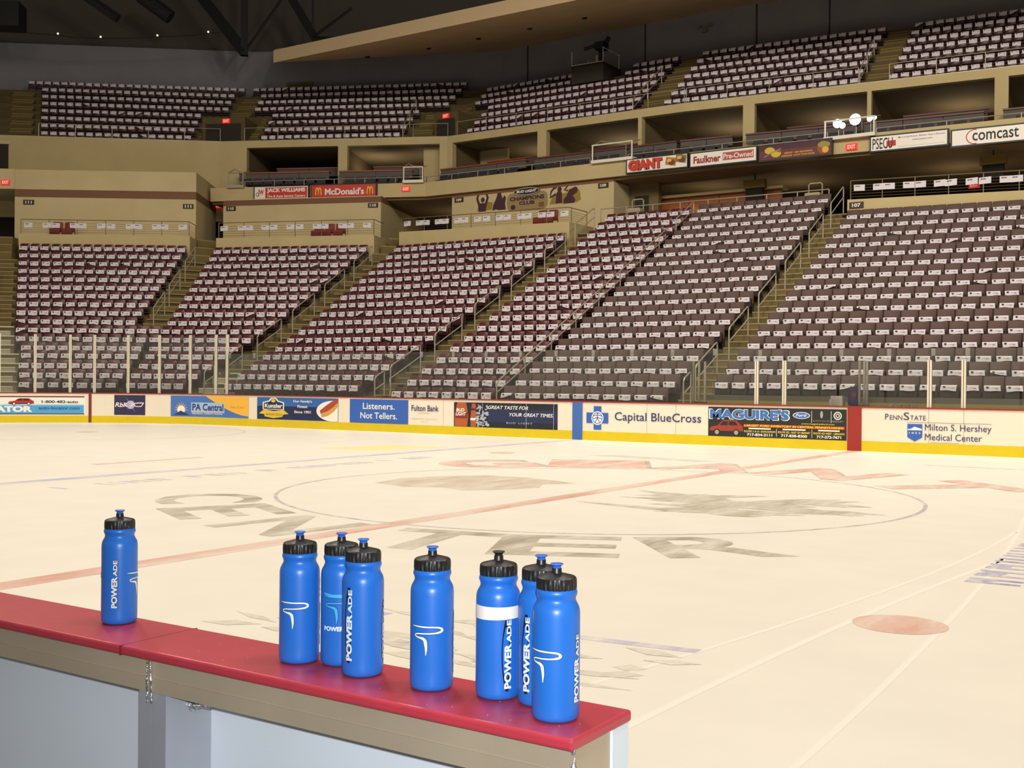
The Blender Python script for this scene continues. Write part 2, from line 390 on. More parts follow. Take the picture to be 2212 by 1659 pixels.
# PA Central
def d(mb):
    poly(mb, [(-22.9, 1.01), (-20.81, 1.01), (-20.81, .33)] + [(-20.81-2.1*t, .33+.68*t**1.6) for t in (.15, .3, .45, .6, .75, .9)], .011, 1)
    for k in range(9):
        a = PI*k/8; vs = [(-23.98+.14*math.cos(a-.16), .5+.14*math.sin(a-.16)), (-23.98+.30*math.cos(a), .5+.30*math.sin(a)), (-23.98+.14*math.cos(a+.16), .5+.14*math.sin(a+.16))]
        poly(mb, vs, .012, 1)
    ellipse(mb, -23.98, .5, .16, .16, .0125, 2); poly(mb, [(-24.3, .32), (-24.0, .48), (-23.6, .32)], .013, 3)
    rect(mb, -23.55, -22.0, .42, .78, .0112, 4)
    put_text(mb, 'PA Central', -23.5, -22.05, .49, .74, .013, .03, mi=5); put_text(mb, 'FEDERAL CREDIT UNION', -23.5, -22.1, .36, .41, .013, .01, mi=2)
    rect(mb, -23.5, -22.1, .43, .445, .013, 1); put_text(mb, 'How 10 Are!', -21.7, -21.0, .60, .68, .013, 0, .2, mi=6)
ad('blue and yellow advertisement with a rising sun', -24.42, -20.81, .27, 1.01, [mat('pa_blue', (74, 120, 196)), ORG, WHT, NAVY, mat('pa_pale', (168, 196, 226)), mat('pa_navy', (40, 60, 130)), mat('tan_ink', (190, 140, 60))], d)
# Kunzler
def d(mb):
    rect(mb, -20.39, -16.7, .72, 1.01, .0105, 1, 6)
    poly(mb, [(-20.12, .60), (-20.12, .85), (-19.85, .90), (-19.72, 1.0), (-19.5, 1.0), (-19.38, .90), (-19.12, .85), (-19.12, .60)], .012, 2)
    poly(mb, [(-20.07, .62), (-20.07, .82), (-19.8, .87), (-19.68, .97), (-19.54, .97), (-19.42, .87), (-19.17, .82), (-19.17, .62)], .013, 0)
    put_text(mb, 'Kunzler', -20.02, -19.2, .66, .80, .0145, .03, mi=2); ellipse(mb, -19.62, .9, .1, .06, .014, 3)
    poly(mb, [(-20.3, .46), (-20.05, .60), (-19.6, .55), (-19.15, .60), (-18.9, .46), (-19.15, .44), (-19.2, .36), (-19.6, .31), (-20.02, .36), (-20.05, .44)], .0145, 3)
    put_text(mb, 'Authentic Selects', -19.98, -19.22, .40, .49, .016, 0, mi=4)
    put_text(mb, "Our Family's", -18.7, -17.85, .84, .94, .013, .02, mi=2); put_text(mb, 'Finest', -18.5, -18.05, .68, .77, .013, .02, mi=2); put_text(mb, 'Since 1901', -18.65, -17.9, .50, .59, .013, .02, mi=2)
    mb.add([(min(-16.71, x), .0125, z) for x, z in [(-16.9+.75*math.cos(2*PI*k/30), .60+.34*math.sin(2*PI*k/30)) for k in range(30)]], [tuple(range(30))], 2)
    vs, fs = stroke([(-17.45, .48), (-17.2, .58), (-16.95, .72), (-16.72, .88)], [.2, .3, .3, .2]); mb.add([(x, .014, z) for x, z in vs], fs, 5)
    vs, fs = stroke([(-17.48, .56), (-17.2, .68), (-16.95, .82), (-16.72, .95)], [.1, .19, .19, .12]); mb.add([(x, .015, z) for x, z in vs], fs, 6)
ad('dark blue advertisement with a yellow ribbon and a hot dog', -20.39, -16.7, .27, 1.01, [mat('k_navy', (30, 40, 84)), mat('k_blue', (48, 104, 176)), WHT, mat('k_yellow', (226, 196, 60)), mat('k_ink', (120, 96, 30)), mat('bun', (214, 160, 84)), mat('sausage', (172, 74, 50))], d)
def d(mb):
    put_text(mb, 'Listeners.', -15.65, -14.35, .70, .90, .013, .012, mi=1); put_text(mb, 'Not Tellers.', -15.75, -14.25, .40, .60, .013, .012, mi=1)
ad('plain blue advertisement reading Listeners. Not Tellers.', -16.2, -13.81, .26, 1.01, [BLU, WHT], d)
def d(mb):
    put_text(mb, 'Fulton Bank', -13.68, -12.63, .68, .86, .011, .012, mi=0); put_text(mb, 'LISTENING.', -13.4, -12.95, .60, .64, .011, mi=1)
    put_text(mb, '1.800.FULTON.4   fultonbank.com', -13.68, -12.68, .42, .46, .011, mi=1); put_text(mb, 'Member FDIC', -13.3, -13.05, .34, .37, .011, mi=1)
ad('navy bank lettering on bare white boards', 0, 0, 0, 0, [NAVY, mat('ink_pale', (196, 180, 160))], d, None)
# Bud Light
def d(mb):
    rect(mb, -10.8, -8.41, .42, .8, .0105, 1)
    for cx, hw, m in ((-11.78, .24, 2), (-11.33, .10, 2)):
        z1 = .98 if hw > .2 else .95
        poly(mb, [(cx-hw, .26), (cx+hw*.9, .26), (cx+hw*1.1, .6), (cx+hw*.75, z1), (cx-hw*.6, z1), (cx-hw, .6)], .012, m)
    poly(mb, [(-12.0, .50), (-11.55, .50), (-11.52, .70), (-11.99, .70)], .013, 3); put_text(mb, 'BUD', -11.96, -11.66, .70, .80, .014, .03, .15, mi=4); put_text(mb, 'LIGHT', -11.98, -11.6, .58, .69, .014, .03, .15, mi=4)
    rect(mb, -11.42, -11.24, .74, .82, .013, 5); rect(mb, -11.44, -11.22, .45, .52, .013, 4)
    rr = random.Random(4)
    for k in range(60):
        x = -11.2+.42*rr.random()**1.5; z = .28+.62*rr.random(); ellipse(mb, x, z, .015+.05*rr.random()*(1-abs(z-.45)), .015+.03*rr.random(), .012+.00005*k, 6, 8)
    put_text(mb, 'GREAT TASTE FOR', -10.8, -9.4, .80, .90, .014, .015, .25, mi=4); put_text(mb, 'YOUR GREAT TIMES.', -10.05, -8.55, .60, .70, .014, .015, .25, mi=4)
    put_text(mb, 'BUD LIGHT', -10.15, -9.25, .38, .43, .014, .01, spacing=1.3, mi=6)
    for x in (-11.0, -9.46, -8.54): rect(mb, x-.006, x+.006, .25, .98, .0155, 6)
ad('black advertisement with brown bottles and splashing water', -12.05, -8.41, .25, .98, [mat('bl_dark', (30, 32, 44)), mat('bl_blue', (36, 46, 86)), mat('bottle_brown', (178, 92, 50)), mat('bottle_label', (130, 52, 40)), WHT, mat('bl_neck', (90, 52, 36)), mat('bl_water', (178, 184, 206))], d)
# Capital BlueCross
def d(mb):
    rect(mb, -7.24, -7.0, .30, .95, .011, 0); rect(mb, -7.47, -6.78, .48, .77, .0112, 0)
    ellipse(mb, -7.12, .62, .19, .19, .012, 1); ring(mb, -7.12, .62, .16, .16, .02, .0125, 0)
    for pts in ([(-7.12, .70), (-7.12, .62)], [(-7.26, .68), (-7.12, .71), (-6.98, .68)], [(-7.12, .62), (-7.2, .49)], [(-7.12, .62), (-7.04, .49)], [(-7.26, .60), (-7.12, .64), (-6.98, .60)]):
        vs, fs = stroke(pts, [.022]*len(pts)); mb.add([(x, .013, z) for x, z in vs], fs, 0)
    ellipse(mb, -7.12, .745, .022, .022, .013, 0, 10)
    put_text(mb, 'Capital BlueCross', -6.58, -4.02, .50, .80, .011, .006, mi=2)
ad('blue cross emblem and navy lettering on bare white boards', 0, 0, 0, 0, [BLU, WHT, NAVY], d, None)
# Maguire's
def d(mb):
    put_text(mb, "MAGUIRE'S", -3.80, -1.62, .68, .965, .0118, .075, mi=1); put_text(mb, "MAGUIRE'S", -3.77, -1.65, .695, .95, .0125, .05, mi=2)
    car(mb, -3.78, -2.85, .28, .68, .0135, 3, 0, 4)
    ellipse(mb, -1.33, .83, .22, .085, .012, 1); ellipse(mb, -1.33, .83, .20, .07, .0125, 2); put_text(mb, 'Ford', -1.47, -1.2, .80, .87, .013, .01, .2, mi=1)
    for x in (-1.07, -.58): rect(mb, x-.005, x+.005, .66, .95, .012, 1)
    ellipse(mb, -.82, .86, .035, .09, .012, 4); put_text(mb, 'LINCOLN', -1.03, -.63, .69, .72, .012, mi=4, spacing=1.3)
    ellipse(mb, -.42, .84, .1, .1, .012, 1); ellipse(mb, -.42, .84, .075, .075, .0125, 0); ring(mb, -.42, .84, .05, .05, .02, .013, 1); put_text(mb, 'MERCURY', -.56, -.28, .68, .72, .012, mi=4)
    put_text(mb, 'www.maguiresford.com', -1.33, -.5, .595, .645, .012, .01, mi=5)
    rect(mb, -2.85, -.24, .505, .575, .0115, 6); put_text(mb, 'LARGEST FORD INVENTORY IN CENTRAL PENNSYLVANIA!', -2.83, -.27, .512, .57, .0125, .03, .2, mi=5)
    for i, (a, b, t, n) in enumerate(((-2.83, -2.0, 'ROUTES 11 & 15 - DUNCANNON', '717-834-3111'), (-1.93, -1.1, 'ROUTE 322 - EAST OF HERSHEY', '717-838-8300'), (-1.02, -.25, 'ROUTE 422 WEST - LEBANON', '717-272-7671'))):
        rect(mb, a+.12, b-.12, .45, .485, .012, 1); put_text(mb, t, a, b, .37, .42, .012, .02, mi=5); put_text(mb, n, a+.08, b-.08, .275, .345, .012, .03, mi=1)
        if i: rect(mb, a-.045, a-.035, .28, .48, .012, 1)
ad('black car dealer advertisement with big blue letters and a red car', -3.82, -.2, .24, 1.0, [mat('m_black', (40, 40, 38)), WHT, mat('m_blue', (62, 116, 190)), mat('m_car', (160, 60, 48)), mat('m_grey', (170, 166, 156)), YLW, REDI], d)
# Penn State
def d(mb):
    put_text(mb, 'P', .72, .80, .78, .92, .011, mi=0); put_text(mb, 'ENN', .83, 1.12, .78, .89, .011, mi=0); put_text(mb, 'S', 1.15, 1.28, .78, .96, .011, mi=0); put_text(mb, 'TATE', 1.30, 1.66, .78, .89, .011, mi=0)
    rect(mb, 1.24, 3.1, .725, .732, .011, 0)
    poly(mb, [(1.24, .69), (1.58, .69), (1.58, .38), (1.41, .28), (1.24, .38)], .011, 1); poly(mb, [(1.25, .57), (1.33, .58), (1.4, .63), (1.57, .58), (1.57, .545), (1.25, .545)], .012, 2)
    put_text(mb, '1855', 1.28, 1.54, .46, .50, .012, 0, spacing=1.4, mi=2)
    put_text(mb, 'Milton S. Hershey', 1.64, 3.1, .50, .70, .011, mi=0); put_text(mb, 'Medical Center', 1.64, 2.9, .32, .475, .011, mi=0); rect(mb, 1.75, 2.4, .262, .268, .011, 3)
ad('navy hospital lettering with a blue shield on bare white boards', 0, 0, 0, 0, [NAVY, BLU, WHT, BLK], d, None)

# ================================================================ glass
STEEL = mat('rail_steel', (176, 166, 146), rough=.4, metal=.3)
POSTM = mat('glass_post', (226, 218, 198), rough=.45)
CLIP = GLASS.copy(); CLIP.name = 'clip_plastic'; [n for n in CLIP.node_tree.nodes if n.type == 'MIX_SHADER'][1].inputs[0].default_value = .22
def pane(s0, s1, z0, z1, label, group, off=-.07, clip=True):
    mb = MB(); n = max(1, int((s1-s0)/.5))
    for k in range(n):
        a = s0+(s1-s0)*k/n; b = s0+(s1-s0)*(k+1)/n
        P = [(a, off+.006, z0), (b, off+.006, z0), (b, off-.006, z0), (a, off-.006, z0), (a, off+.006, z1), (b, off+.006, z1), (b, off-.006, z1), (a, off-.006, z1)]
        mb.v += P; o = len(mb.v)-8; fs = [(0,1,5,4), (2,3,7,6), (4,5,6,7), (0,3,2,1)]
        if k == 0: fs.append((3,0,4,7))
        if k == n-1: fs.append((1,2,6,5))
        mb.f += [tuple(i+o for i in f) for f in fs]; mb.m += [0]*len(fs)
    o = tag(mb.mapped(bpt).build('rink_glass', GLASS), label, 'glass pane', group)
    if clip:
        c = MB(); c.box(s0+.002, s0+.10, off+.012, off-.012, z1-.16, z1+.012); c.mapped(bpt).build('clip', CLIP, o)
    return o
k = 0; s = -2.53
while s > -21.9:
    k += 1; a = max(s-1.21, -21.95)
    pane(a+.006, s-.006, 1.086, 2.50, 'clear rink glass pane, %s left of the penalty box posts' % ORD[k], 'clear side glass panes')
    s = a
for a, b, lab in ((-2.53, -1.8, 'narrow glass pane between the two left penalty box posts'), (-1.8, -.45, 'glass pane just left of the red stripe'), (-.45, .7, 'glass pane right above the red stripe'), (.7, 1.72, 'glass pane right of the red stripe, before the door posts'), (1.72, 2.48, 'narrow glass pane between the two right penalty box posts'), (2.48, 3.7, 'glass pane right of the last white glass post'), (3.7, 4.9, 'glass pane at the right edge of the photo')):
    pane(a+.03, b-.03, 1.086, 2.46 if b > 2 or a < -2 or abs(a) < 2 else 2.2, lab, 'penalty box glass panes', clip=abs(a+1.8) > .1)
cs = [-34.2, -33.0, -31.8, -30.55, -29.38, -28.2, -27.35, -26.13, -24.93, -23.66, -22.5, -21.96]
for k in range(1, len(cs)):
    pane(cs[-k-1]+.05, cs[-k]-.05, 1.086, 3.12, 'tall clear pane of corner glass, %s from the straight boards' % ORD[k], 'tall corner glass panes', clip=False)
def gpost(s, z1, wd, label, off=-.07, zb=1.086):
    mb = MB(); mb.box(s-wd/2, s+wd/2, off+.035, off-.035, zb, z1); mb.mapped(bpt)
    o = tag(mb.build('glass_post', POSTM), label, 'glass post', 'upright posts holding the rink glass')
    g = MB(); g.box(s-.006, s+.006, off+.037, off+.034, zb, z1); g.mapped(bpt).build('groove', BLK, o)
for k, s in enumerate(reversed(cs)):
    gpost(s, 3.18, .085, 'pale tall upright in the corner glass, %s from the straight boards' % ORD[k+1])
for s, lab in ((-2.53, 'leftmost thick white post of the penalty box glass'), (-1.8, 'second thick white post of the penalty box glass'), (1.72, 'third thick white post of the penalty box glass from the left'), (2.48, 'rightmost thick white post of the penalty box glass')):
    gpost(s, 2.2, .10, lab)
# penalty boxes behind the glass
PBX = mat('box_wall', (98, 88, 76), rough=.6, noise=.1, nscale=1.); PB2 = mat('box_panel', (150, 140, 66), rough=.6)
mb = MB(); mb.box(-4.4, 5, 14.02, 14.12, .0, 1.30); mb.box(-4.4, -4.32, 13.15, 14.0, 0, 1.1); mb.box(-.05, .05, 13.15, 14.0, 0, 1.1)
o = tag(mb.build('penalty_box', PBX), 'dark low rear wall of the penalty boxes behind the glass', 'penalty box')
b = MB(); b.box(-4.2, -.2, 13.6, 13.95, .38, .45); b.box(.2, 4.8, 13.6, 13.95, .38, .45); b.build('bench', PB2, o)
b = MB(); b.box(-4.38, 5, 14.0, 14.018, 1.02, 1.16); b.build('yellow_band', PB2, o)
def thinpost(x, y, z1, lab):
    mb = MB(); mb.box(x-.025, x+.025, y-.025, y+.025, 1.1 if y < 14 else 1.31, z1); tag(mb.build('glass_post', STEEL), lab, 'glass post', 'thin grey posts round the penalty boxes')
for k, (x, y, z1) in enumerate(((-4.36, 13.2, 2.2), (-4.36, 13.95, 2.2), (-4.36, 13.55, 2.2), (0.0, 13.3, 2.2), (0.0, 13.7, 2.2), (0., 13.95, 2.2))):
    thinpost(x, y, z1, 'thin grey post %s, %s in line' % ('at the left end of the penalty box' if k < 3 else 'dividing the two penalty boxes', ORD[k % 3+1]))
mb = MB()
for q in range(3): mb.lathe([(.05, 0), (.052, .1), (.03, .11), (.03, .13)], 16)
n3 = len(mb.v)//3
for q, (x, y) in enumerate(((-.62, 13.35), (-.5, 13.36), (-.38, 13.34))):
    for i in range(q*n3, (q+1)*n3): p = mb.v[i]; mb.v[i] = (p[0], p[1], p[2])
e = empty('carton', (-.55, 13.30, 1.086), 'white carton on the ledge behind the glass by the red stripe', 'box')
b = MB(); b.box(-.17, .17, -.10, .10, 0, .15); b.build('body', mat('carton_white', (222, 216, 200)), e); b = MB(); b.box(-.13, .16, -.11, .11, .15, .24); b.build('lid', MATS['carton_white'], e)
led = MB(); led.box(-1.6, 2.3, 13.14, 13.5, 1.03, 1.084); struct(led.build('trim_ledge', W_B))
e = empty('drink_cooler', (-.16, 13.42, 1.086), 'dark blue drinks cooler with a red disc behind the red stripe', 'cooler')
b = MB(); b.lathe([(.13, 0), (.15, .02), (.15, .36), (.14, .38)], 24); smooth_angle(b.build('body', mat('cooler_blue', (56, 50, 110)), e))
b = MB(); b.lathe([(.155, .381), (.155, .43), (.1, .45)], 24); smooth_angle(b.build('lid', mat('cooler_lid', (70, 62, 120)), e))
b = MB(); ellipse(b, .03, .27, .06, .06, -.152); b.build('disc', mat('cooler_red', (150, 50, 44)), e)
for k, x in enumerate((.62, .80, .98, 1.16, 1.34)):
    mb = MB(); mb.lathe([(.055, 0), (.065, .03), (.062, .06), (.03, .075)], 16)
    o = tag(mb.build('puck_stack', mat('tape_pale', (206, 196, 168))), 'low pale roll on the penalty box ledge, %s right of the red stripe' % ORD[k+1], 'roll', 'pale rolls on the ledge'); o.location = (x, 13.25, 1.086)

# ================================================================ lower stand
CONC = mat('concrete_stand', (96, 82, 48), rough=.85, noise=.12, nscale=1.2)
STEP = mat('step_concrete', (112, 96, 54), rough=.85, noise=.08, nscale=2.); NOSE = mat('step_nosing', (146, 128, 78), rough=.7)
SEC = {'A': (36, 26.3), 'B': (21, 21.9), 'C': (0, 14.75)}
DEP = .817
def pos(sec, u, v):
    th = math.radians(SEC[sec][0]); c, s_ = math.cos(th), math.sin(th)
    return Vector((c*u-s_*v, s_*u+c*v))
def nrm(sec):
    th = math.radians(SEC[sec][0]); return Vector((-math.sin(th), math.cos(th)))
def vrow(sec, i): return SEC[sec][1]+DEP*(i-1)
LOWB = {1: .18, 2: .155, 3: .14, 4: .135, 5: .06, 6: .04, 7: .02}
def ztow(i, corner=False): return 1.17+.388*(i-1)+.0021*(i-1)**2+(LOWB.get(i, 0) if corner else 0)
def zfl(i, corner=False): return ztow(i, corner)-.63
def uA(i):
    l = [-18.17, -18.48, -18.81, -19.04, -19.35, -19.87, -20.17][i-1] if i < 8 else -20.5-.3*(i-8)
    r = [-15.0, -14.98, -14.95, -14.89, -14.99, -14.51, -14.73][i-1] if i < 8 else -15.93+.033*(i-8)
    return l, r
def uB(i):
    l = [-20.7, -20.98, -21.12, -21.33, -21.63, -21.61, -22.07][i-1] if i < 8 else -22.21-.185*(i-8)
    return l, -18.74+.152*(i-1)
def uC(i): return -23.8-.163*(i-1), -17.65+.02*(i-1)
UD, UE, UF = (-15.75, -12.13), (-11.33, -6.18), (-4.55, 3.9)
def rowpts(i, dv):
    v = {s: vrow(s, i)+dv for s in 'ABC'}
    return [pos('A', uA(i)[0]-7, v['A']), pos('A', uA(i)[1]+.28, v['A']), pos('B', uB(i)[0]-.28, v['B']), pos('B', uB(i)[1]+.4, v['B']), pos('C', uC(i)[0]-.4, v['C']), pos('C', -16.6, v['C'])]
def stepped(rows, front, back, zf, z0):
    mb = MB(); prev = None
    for i in rows:
        f, b, z = front(i), back(i), zf(i)
        lower = [(p.x, p.y, z0) for p in f] if prev is None else prev
        for k in range(len(f)-1):
            mb.quad(lower[k], lower[k+1], (*f[k+1], z), (*f[k], z)); mb.quad((*f[k], z), (*f[k+1], z), (*b[k+1], z), (*b[k], z))
        prev = [(p.x, p.y, z) for p in b]
    return mb
FR, BK = -.55, .267
struct(stepped(range(1, 18), lambda i: rowpts(i, FR), lambda i: rowpts(i, BK), lambda i: zfl(i, True), 0).build('floor_stand_corner', CONC))
def straight(i, dv): return [Vector((-16.6, vrow('C', i)+dv)), Vector((-5.25 if i > 17 else 6, vrow('C', i)+dv))]
struct(stepped(range(1, 20), lambda i: straight(i, FR), lambda i: straight(i, BK), lambda i: zfl(i), 0).build('floor_stand_side', CONC))
ZTOP = zfl(19)+.05

# stairs between the blocks of seats
LSTEP = mat('step_pale', (176, 168, 142), rough=.8, noise=.06, nscale=2.); LNOSE = mat('step_pale_nosing', (206, 198, 172), rough=.7)
def aisle(name, ends, rows, corner, n, pale=False):
    """ends(i) -> the two plan points either side of the stairs on row i"""
    mb = MB()
    for i in rows:
        p, q = ends(i); z = zfl(i, corner); zn = zfl(i+1, corner); h = (zn-z)/2
        a, b = p+n*(BK-.40), q+n*(BK-.40); c, d_ = q+n*(BK-.002), p+n*(BK-.002)
        mb.hexa([(*a, z+.001), (*b, z+.001), (*c, z+.001), (*d_, z+.001), (*a, z+h), (*b, z+h), (*c, z+h), (*d_, z+h)], 0)
        for m0, zz in ((BK-.40, z+h), (BK, zn)):
            a, b = p+n*(m0-.012), q+n*(m0-.012); c, d_ = q+n*(m0+.05), p+n*(m0+.05)
            mb.hexa([(*a, zz-.045), (*b, zz-.045), (*c, zz-.045), (*d_, zz-.045), (*a, zz+.004), (*b, zz+.004), (*c, zz+.004), (*d_, zz+.004)], 1)
    return struct(mb.build(name, [LSTEP, LNOSE] if pale else [STEP, NOSE]))
ES = {
 'AB': lambda i: (pos('A', uA(i)[1]+.32, vrow('A', i)), pos('B', uB(i)[0]-.32, vrow('B', i))),
 'BC': lambda i: (pos('B', uB(i)[1]+.34, vrow('B', i)), pos('C', uC(i)[0]-.34, vrow('C', i))),
 'CD': lambda i: (Vector((uC(i)[1]+.34, vrow('C', i))), Vector((UD[0]-.34, vrow('C', i)))),
 'EF': lambda i: (Vector((UE[1]+.34, vrow('C', i))), Vector((UF[0]-.34, vrow('C', i)))),
 'LA': lambda i: (pos('A', uA(i)[0]-1.75, vrow('A', i)), pos('A', uA(i)[0]-.36, vrow('A', i))),
}
NB = (nrm('A')+nrm('B')).normalized(); NC = (nrm('B')+nrm('C')).normalized()
aisle('trim_stairs_corner', ES['AB'], list(range(8, 17)), True, NB)
aisle('trim_stairs_corner', ES['AB'], [1, 2, 3, 4], True, NB)
aisle('trim_stairs_mural', ES['BC'], range(4, 17), True, NC); aisle('trim_stairs_mural_foot', ES['BC'], range(1, 4), True, NC, True)
aisle('trim_stairs_middle', ES['CD'], range(1, 19), False, Vector((0, 1)))
aisle('trim_stairs_right', ES['EF'], range(1, 19), False, Vector((0, 1)))
aisle('trim_stairs_left', ES['LA'], range(9, 17), True, nrm('A')); aisle('trim_stairs_left_foot', ES['LA'], range(1, 9), True, nrm('A'), True)

def aisle_top(name, key, rows, n):
    mb = MB()
    for i in rows:
        p, q = ES[key](i); z = zfl(i, True)
        a, b, c, d_ = p+n*FR, q+n*FR, q+n*(BK+.9), p+n*(BK+.9)
        mb.hexa([(*a, z-1.2), (*b, z-1.2), (*c, z-1.2), (*d_, z-1.2), (*a, z), (*b, z), (*c, z), (*d_, z)], 0)
        a, b, c, d_ = p+n*(FR-.012), q+n*(FR-.012), q+n*(FR+.05), p+n*(FR+.05)
        mb.hexa([(*a, z-.05), (*b, z-.05), (*c, z-.05), (*d_, z-.05), (*a, z+.004), (*b, z+.004), (*c, z+.004), (*d_, z+.004)], 1)
    struct(mb.build(name, [STEP, NOSE]))
aisle_top('trim_stairs_corner_head', 'AB', (18, 19, 20), NB); aisle_top('trim_stairs_mural_head', 'BC', (18, 19, 20), NC); aisle_top('trim_stairs_left_head', 'LA', (18, 19, 20), nrm('A'))
def handrail(p, q, zp, zq, label, group, posts=(0., 1.), hi=1.12, lo=.70, r=.024):
    """a sloping double rail from plan point p (low) to q (high)"""
    P, Q = Vector((*p, zp)), Vector((*q, zq)); L = (Q-P).length
    up = Vector((0, 0, 1)); top = MB()
    c = .07
    top.tube([P+up*(hi-c), P+up*hi+(Q-P)*(c/L), Q+up*hi-(Q-P)*(c/L), Q+up*(hi-c)], r)
    o = tag(top.build('handrail', STEEL), label, 'handrail', group)
    m = MB(); m.tube([P+up*lo, Q+up*lo], r*.9); m.build('mid_rail', STEEL, o)
    for t in posts:
        b = P+(Q-P)*t; e = MB(); e.tube([b-up*.02, b+up*(hi-.03)], r); e.build('post', STEEL, o)
    return o
def loops(key, spans, corner, place):
    for k, (i0, i1) in enumerate(spans):
        def mid(x):
            i = max(1, min(18, int(math.floor(x)))); a, b = ES[key](i); c, d_ = ES[key](i+1)
            return (a+b)/2*(1-(x-i))+(c+d_)/2*(x-i), zfl(i, corner)*(1-(x-i))+zfl(i+1, corner)*(x-i)
        p, zp = mid(i0); q, zq = mid(i1)
        handrail(p, q, zp+.06, zq+.06, 'steel double handrail on %s, %s up from the boards' % (place, ORD[k+1]), 'handrails on the stairs')
SP = [(1.0, 1.4)]+[(2.0+3*k, 4.0+3*k) for k in range(6)]
loops('EF', [(1., 1.6)]+[(2+3*k, 3.9+3*k) for k in range(6)], False, 'the stairs left of the 107 wall')
loops('CD', [(1., 1.6)]+[(2+3*k, 4+3*k) for k in range(6)], False, 'the stairs right of the mural seats')
loops('BC', [(1., 1.7), (2.6, 3.8), (5, 7), (8, 10), (11, 13), (14, 16)], True, 'the stairs left of the mural seats')
loops('AB', [(8.3, 10.2), (11, 13), (14, 16)], True, 'the stairs in the corner')
loops('LA', [(8, 10), (12, 14)], True, 'the stairs at the left edge')
handrail((-11.73, vrow('C', 1)), (-11.73, vrow('C', 16)), zfl(1), zfl(16), 'long diagonal double rail splitting the maroon from the brown seats', 'long rail', posts=[k/7.5 for k in range(8)], hi=1.05, lo=.72)
handrail((-11.73, vrow('C', 16.9)), (-11.73, vrow('C', 19.)), zfl(17), zfl(19), 'short upper piece of the diagonal rail below the bar', 'long rail', hi=1.05, lo=.72)

# ---------------------------------------------------------------- seats
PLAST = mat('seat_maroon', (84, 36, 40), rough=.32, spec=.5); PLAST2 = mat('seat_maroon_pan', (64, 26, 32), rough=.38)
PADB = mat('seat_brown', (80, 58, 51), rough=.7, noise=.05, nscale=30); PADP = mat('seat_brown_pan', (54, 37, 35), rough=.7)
LEGM = mat('seat_stand', (40, 30, 32), rough=.6)
def rrect(hw, z0, z1, r, n=4, top_only=False, bulge=0.):
    pts = []
    for cx, cz, a0 in ((hw-r, z1-r, 0), (-hw+r, z1-r, PI/2), (-hw+r, z0+r, PI), (hw-r, z0+r, 1.5*PI)):
        rr = r if not (top_only and a0 >= PI) else .01
        if top_only and a0 >= PI: cx = math.copysign(hw-rr, cx); cz = z0+rr
        for k in range(n+1):
            a = a0+PI/2*k/n; pts.append((cx+rr*math.cos(a), cz+rr*math.sin(a)))
    if bulge: pts = [(x, z+(bulge*(1-(x/hw)**2) if z > (z0+z1)/2 else 0)) for x, z in pts]
    return pts
def shell(outl, y0, y1, curve=0., lean=0., bev=.012):
    """an outline in x-z given thickness in y, its front edge rounded over, bent and leaned"""
    n = len(outl); cx = sum(p[0] for p in outl)/n; cz = sum(p[1] for p in outl)/n
    def sc(k): return [(cx+(x-cx)*(1-k/abs(x-cx) if abs(x-cx) > k else 0), cz+(z-cz)*(1-k/abs(z-cz) if abs(z-cz) > k else 0)) for x, z in outl]
    rings = [(sc(bev), y0), (outl, y0+bev), (outl, y1-bev), (sc(bev), y1)]
    vs = []; fs = []
    for o, y in rings: vs += [(x, y-curve*x*x+lean*(z-.45), z) for x, z in o]
    for i in range(3):
        for k in range(n): fs.append((i*n+k, i*n+(k+1) % n, (i+1)*n+(k+1) % n, (i+1)*n+k))
    fs += [tuple(range(n))[::-1], tuple(range(3*n, 4*n))]
    return vs, fs
def seat_geo(kind):
    back, pan, leg = MB(), MB(), MB()
    if kind != 'padded':
        back.add(*shell(rrect(.228, .40, .85 if kind == 'plastic' else .755, .07, 4, True, .03), -.02, .03, .35, .12))
        pan.add(*shell(rrect(.215, .38, .69, .05, 3), -.165, -.075, 0, .05))
    else:
        back.add(*shell(rrect(.247, .42, .945, .035, 3, True), -.04, .05, .05, .10, .02))
        pan.add(*shell(rrect(.225, .36, .69, .05, 3), -.20, -.08, 0, .05, .025))
    leg.add(*shell([(-.25, .004), (-.226, .004), (-.226, .30), (.226, .30), (.226, .004), (.25, .004), (.25, .5), (.226, .5), (.226, .36), (-.226, .36), (-.226, .5), (-.25, .5)], -.07, .03, bev=.002))
    return back, pan, leg
GEO = {k: seat_geo(k) for k in ('plastic', 'padded', 'upper')}
def first_seat(kind):
    e = bpy.data.objects.new('plastic_stadium_chair' if kind == 'plastic' else 'padded_stadium_chair', None); COL.objects.link(e); e.empty_display_size = .1
    b, p, l = GEO[kind]
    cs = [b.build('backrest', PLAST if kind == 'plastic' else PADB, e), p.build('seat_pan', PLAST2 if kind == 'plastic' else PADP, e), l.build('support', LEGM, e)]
    for c in cs[:2]: smooth_angle(c, 50)
    return e, cs
